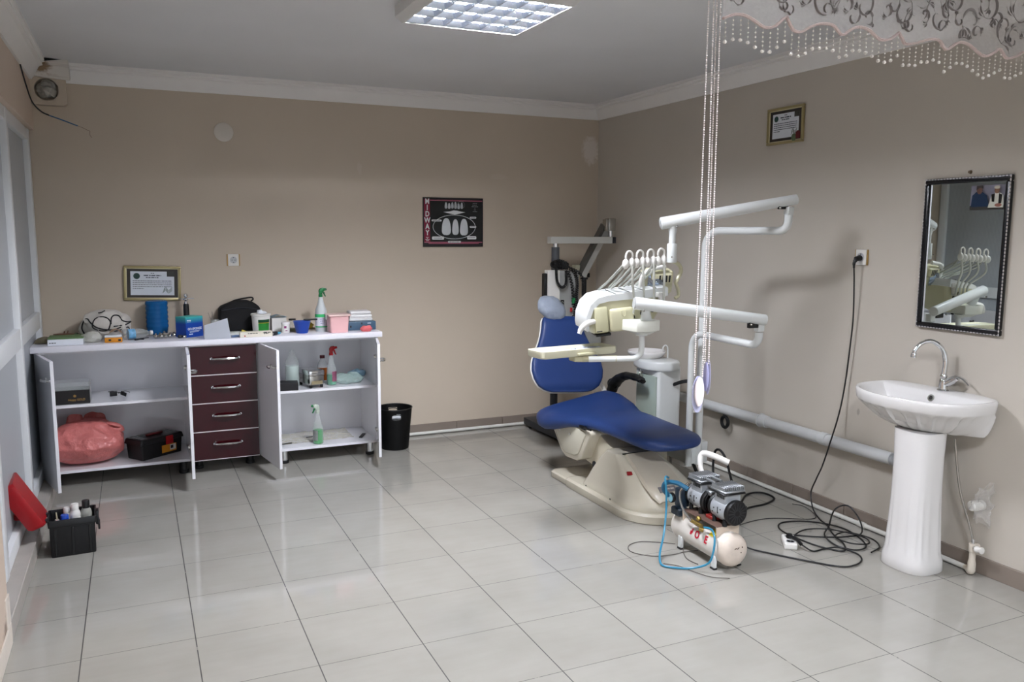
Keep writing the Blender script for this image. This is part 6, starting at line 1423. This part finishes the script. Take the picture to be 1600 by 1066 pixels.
# valves, gauges, pipes
b = B(); b.cyl((-.05, -.03, .155), (-.085, -.03, .185), .009, seg=10); b.cyl((-.075, -.05, .18), (-.085, .02, .185), .01, seg=10); b.cyl((-.09, -.055, .17), (-.075, -.07, .165), .012, seg=10); b.ball((-.07, -.02, .205), .014, 10, 8); b.build('valve', mat('brass', '#a58d4f', .3, metal=.9), CP, False)
b = B(); b.tube([(-.05, .10, .35), (-.085, .12, .30), (-.1, .08, .24), (-.09, .02, .19), (-.075, -.03, .17)], .006, 8, 6); b.build('braided_hose', STEEL, CP, False)
b = B(); b.cyl((-.095, .165, .26), (-.112, .165, .26), .026, seg=22, bev=.003); g = b.build('gauge', BLACK, CP, False)
b = B(); b.cyl((-.1122, .165, .26), (-.1135, .165, .26), .021, seg=20); b.build('gauge_face', mat('gauge_face', '#8fc4d3', .3, var=.3, vscale=60), g, False)
b = B(); b.box(-.06, -.0, .15, .21, .2, .30, .012, 2); b.box(-.085, -.02, .13, .2, .165, .205, .006, 1); b.build('pressure_switch', mat('dark_teal_plastic', '#1d2b38', .4), CP, False)
b = B(); b.tube([(-.06, .09, .32), (-.1, .13, .345), (-.13, .18, .335), (-.135, .19, .30), (-.11, .18, .265)], .0125, 8, 6); b.build('thick_blue_hose', mat('steel_blue_hose', '#215a78', .4), CP, False)
b = B(); W = MW[CP.name]; Wi = W.inverted()
pts = [Vector((-.072, -.07, .178)), Vector((-.07, -.125, .185)), Vector((-.088, -.175, .16)), Vector((-.105, -.19, .10))]
pts += [Wi @ Vector(p) for p in ((-1.18, -3.10, .045), (-1.24, -3.045, .012), (-1.31, -2.99, .008), (-1.33, -2.94, .008), (-1.29, -2.87, .03), (-1.235, -2.82, .1), (-1.20, -2.785, .2), (-1.195, -2.775, .3), (-1.2, -2.77, .36), (-1.19, -2.76, .375), (-1.16, -2.74, .36))]
b.tube(pts, .0052, 8, 7); b.build('air_hose', mat('turquoise_hose', '#2f7f9e', .35), CP, False)

# ================================================================ roller blind with scalloped bead-fringed hem, hung from the ceiling
YB = -4.3
BL = thing('roller_blind', 'rolled-up white organza blind with scroll print, scalloped hem and bead fringe', 'blind', (-1.23, YB, 2.62))
b = B(); b.cyl((-2.15, YB-.03, 2.53), (-.3, YB-.03, 2.53), .045, seg=24); b.build('roll', mat('offwhite_fabric', '#ddd8d2', .8), BL)
for x in (-2.165, -.295):
    b = B(); b.box(x-.006, x+.006, YB-.08, YB+.03, 2.47, 2.62, .003, 1); b.build('bracket', WHITE_PLASTIC, BL)
b = B(); b.cyl((-2.165, YB-.03, 2.53), (-2.195, YB-.03, 2.53), .03, seg=18, bev=.004); b.build('chain_wheel', WHITE_PLASTIC, BL)
b = B(); b.box(-2.15, -.3, YB-.009, YB+.009, 2.322, 2.345, .006, 2); b.build('hem_bar', mat('pinkish_bar', '#d8c8c2', .5), BL)
HEM = [(-2.153, 2.132), (-2.12, 2.145), (-2.087, 2.147), (-2.052, 2.137), (-2.016, 2.123), (-1.981, 2.131), (-1.954, 2.153), (-1.94, 2.157), (-1.924, 2.129), (-1.894, 2.124), (-1.859, 2.141), (-1.822, 2.153), (-1.777, 2.153), (-1.744, 2.131), (-1.714, 2.148), (-1.684, 2.159), (-1.644, 2.155), (-1.601, 2.134), (-1.561, 2.138), (-1.533, 2.155), (-1.521, 2.159), (-1.502, 2.132), (-1.46, 2.136), (-1.401, 2.153), (-1.357, 2.154), (-1.328, 2.13), (-1.277, 2.156), (-1.231, 2.154), (-1.162, 2.127), (-1.116, 2.141), (-1.089, 2.155), (-1.057, 2.13), (-1.009, 2.141), (-.971, 2.157)]
per = HEM[0][0]-HEM[21][0]
HEM = HEM+[(x+(HEM[-1][0]-HEM[12][0])+.0, z) for x, z in HEM[13:]]
HEM = [h for h in HEM if h[0] < -.3]
def hemz(x):
    for (a, za), (c, zc) in zip(HEM, HEM[1:]):
        if a <= x <= c: return za+(zc-za)*(x-a)/(c-a)
    return HEM[-1][1] if x > HEM[-1][0] else HEM[0][1]
HEM = [(p.x, p.y) for p in smooth_path([(x, z, 0) for x, z in HEM], 5)]
X0_, X1_ = HEM[0][0], min(-.3, HEM[-1][0])
def organza():
    m = film('organza', '#cdc9c6', .42, .7, .2); return m
b = B(); b.sheet(lambda u, v: (X0_+(X1_-X0_)*u, YB-.012, 2.49+(2.335-2.49)*v), 60, 4); b.build('fabric', organza(), BL)
b = B(); b.tube([(x, YB-.003, z) for x, z in [(X0_+(X1_-X0_)*k/150, hemz(X0_+(X1_-X0_)*k/150)) for k in range(151)]], .0065, 6, 1, flat=.6); b.build('hem_braid', mat('pink_braid', '#cdbab5', .8, var=.1, bump=.3, bscale=300), BL)
# printed scrolls and leaves
b = B(); random.seed(11)
def scroll(x, z, s, a, flip):
    pts = []
    for k in range(22):
        t = k/21; r_ = s*(1-.86*t); th = a+flip*t*4.6
        pts.append((x+r_*math.cos(th)*.8, YB-.0045, z+r_*math.sin(th)*.9))
    b.tube(pts, [.0012, .0045, .005, .0042, .0028, .001], 5, 1, flat=.35)
    p0 = pts[0]
    for j in range(3):
        L = s*(.7+.3*random.random()); aa = a+flip*(-1.2-.5*j)
        q = (p0[0]+L*math.cos(aa), p0[2]+L*math.sin(aa)); mdx, mdz = (p0[0]+q[0])/2, (p0[2]+q[1])/2; nx_, nz_ = -(q[1]-p0[2])*.18, (q[0]-p0[0])*.18
        b.tube([(p0[0], YB-.0045, p0[2]), (mdx+nx_, YB-.0045, mdz+nz_), (q[0], YB-.0045, q[1])], [.0008, .0035, .0005], 5, 4, flat=.35)
k = 0
x = X0_+.03
while x < X1_-.03:
    scroll(x, 2.255+(.03 if k % 2 else -.035), .058, random.random()*6, 1 if k % 2 else -1); scroll(x+.04, 2.285-.05*(k % 3), .036, random.random()*6, -1 if k % 2 else 1); scroll(x+.02, 2.19+.03*(k % 2), .026, random.random()*6, 1)
    x += .075; k += 1
for v in b.bm.verts:
    zlo = hemz(v.co.x)+.012
    if v.co.z < zlo: v.co.z = zlo+(zlo-v.co.z)*.15
    if v.co.z > 2.32: v.co.z = 2.32
for f in b.bm.faces: f.material_index = 1
b.sheet(lambda u, v: (X0_+(X1_-X0_)*u, YB+.002*math.sin(u*40), 2.335+(hemz(X0_+(X1_-X0_)*u)-2.335)*v), 220, 8)
b.build('skirt', [organza(), mat('mauve_grey_print', '#8b8583', .7)], BL)
PEARL = mat('pearl_bead', '#d6d0c8', .25, coat=.3, var=.05)
x = X0_+.008; k = 0
while x < X1_ and k < 76:
    z = hemz(x)-.004; L = .055+.006*random.random(); b = B()
    for j, t in enumerate((.18, .38, .58, .76)): b.ball((x, YB-.003, z-L*t), .0024, 6, 4)
    b.ball((x, YB-.003, z-L), .0052, 8, 6); b.tube([(x, YB-.003, z), (x, YB-.003, z-L)], .0004, 4, 1)
    b.build('bead_strand', PEARL, BL); x += .0247; k += 1
# pull chains with weights
def chain(name, p0, p1):
    p0, p1 = Vector(p0), Vector(p1); n_ = int((p1-p0).length/.006); b = B()
    for k in range(n_+1): b.ball(p0.lerp(p1, k/n_), .0023, 6, 4)
    b.tube([p0, p1], .0006, 4, 1); return b.build(name, mat('chain_bead', '#e2d9d6', .4), BL)
YC_ = YB
chain('bead_chain', (-2.196, YC_, 2.53), (-2.2035, YC_, 1.205)); chain('bead_chain', (-2.184, YC_, 2.53), (-2.1765, YC_, 1.2))
chain('bead_chain', (-2.170, YC_+.004, 2.53), (-2.167, YC_+.004, 1.235)); chain('bead_chain', (-2.1675, YC_-.008, 2.53), (-2.164, YC_-.008, 1.235))
b = B(); b.ball((0, 0, 0), (.0145, .006, .041), 20, 12, M=T(-2.188, YC_-.004, 1.158, rz=R(-8))); b.build('chain_weight', mat('pale_weight', '#d9cfd0', .35), BL)
b = B(); b.ball((0, 0, 0), (.018, .0045, .052), 20, 12, M=T(-2.187, YC_+.004, 1.15, rz=R(-8))); b.build('chain_weight_cover', film('lilac_clear', '#b9b9d6', .4, .1, .8), BL)
b = B(); b.ball((0, 0, 0), (.0055, .0135, .041), 16, 12, M=T(-2.165, YC_, 1.198, rz=R(-12))); b.build('chain_weight', mat('lilac_weight', '#9c9cc0', .3), BL)
b = B(); b.ball((0, 0, 0), (.0035, .016, .05), 16, 12, M=T(-2.158, YC_, 1.197, rz=R(-12))); b.build('chain_weight_cover', film('lilac_clear', '#b9b9d6', .4, .1, .8), BL)
# ================================================================ light and camera
# daylight: an even bright sky outside the shop front, with a portal in the opening
wd = bpy.data.worlds.new('sky'); SC.world = wd; wd.use_nodes = True
n, l = wd.node_tree.nodes, wd.node_tree.links
bg = n['Background']
tc = n.new('ShaderNodeTexCoord'); sp = n.new('ShaderNodeSeparateXYZ'); l.new(tc.outputs['Generated'], sp.inputs[0])
cr = n.new('ShaderNodeValToRGB'); mr = n.new('ShaderNodeMapRange'); mr.inputs[1].default_value = -1; mr.inputs[2].default_value = 1
l.new(sp.outputs['Z'], mr.inputs[0]); l.new(mr.outputs[0], cr.inputs[0])
e = cr.color_ramp.elements
e[0].position = 0; e[0].color = (.16, .155, .15, 1); e[1].position = 1; e[1].color = (.62, .78, 1, 1)
a = e.new(.47); a.color = (.3, .29, .28, 1); a = e.new(.53); a.color = (.85, .92, 1, 1)
l.new(cr.outputs[0], bg.inputs[0]); bg.inputs[1].default_value = SKY
pl = bpy.data.lights.new('daylight_portal', 'AREA'); pl.shape = 'RECTANGLE'; pl.size = 4.06; pl.size_y = 2.26
pl.cycles.is_portal = True
po = bpy.data.objects.new('daylight_portal', pl); COL.objects.link(po); po.location = (-2.035, YF-.08, 1.135); po.rotation_euler = (R(-90), 0, 0)

cam = bpy.data.cameras.new('camera'); cam.sensor_width = 36; cam.lens = 1291.075*36/1600; cam.clip_start = .05
co = bpy.data.objects.new('camera', cam); COL.objects.link(co)
yaw, pit, rol = R(24.52897), R(7.46676), R(.28281)
fw = Vector((math.sin(yaw)*math.cos(pit), math.cos(yaw)*math.cos(pit), -math.sin(pit)))
rt = Vector((math.cos(yaw), -math.sin(yaw), 0)); up = rt.cross(fw)
r2 = rt*math.cos(rol)+up*math.sin(rol); u2 = up*math.cos(rol)-rt*math.sin(rol)
M = Matrix((r2, u2, -fw)).transposed().to_4x4(); M.translation = Vector((-3.5624, -6.0935, 1.58267))
co.matrix_world = M
SC.camera = co
SC.view_settings.view_transform = 'Standard'; SC.view_settings.look = 'None'
SC.view_settings.exposure = EXPO; SC.view_settings.gamma = 1; SC.view_settings.use_curve_mapping = False
SC.cycles.use_denoising = True
SC.cycles.max_bounces = 10; SC.cycles.transparent_max_bounces = 16; SC.cycles.caustics_reflective = False; SC.cycles.caustics_refractive = False
SC.cycles.sample_clamp_indirect = 6
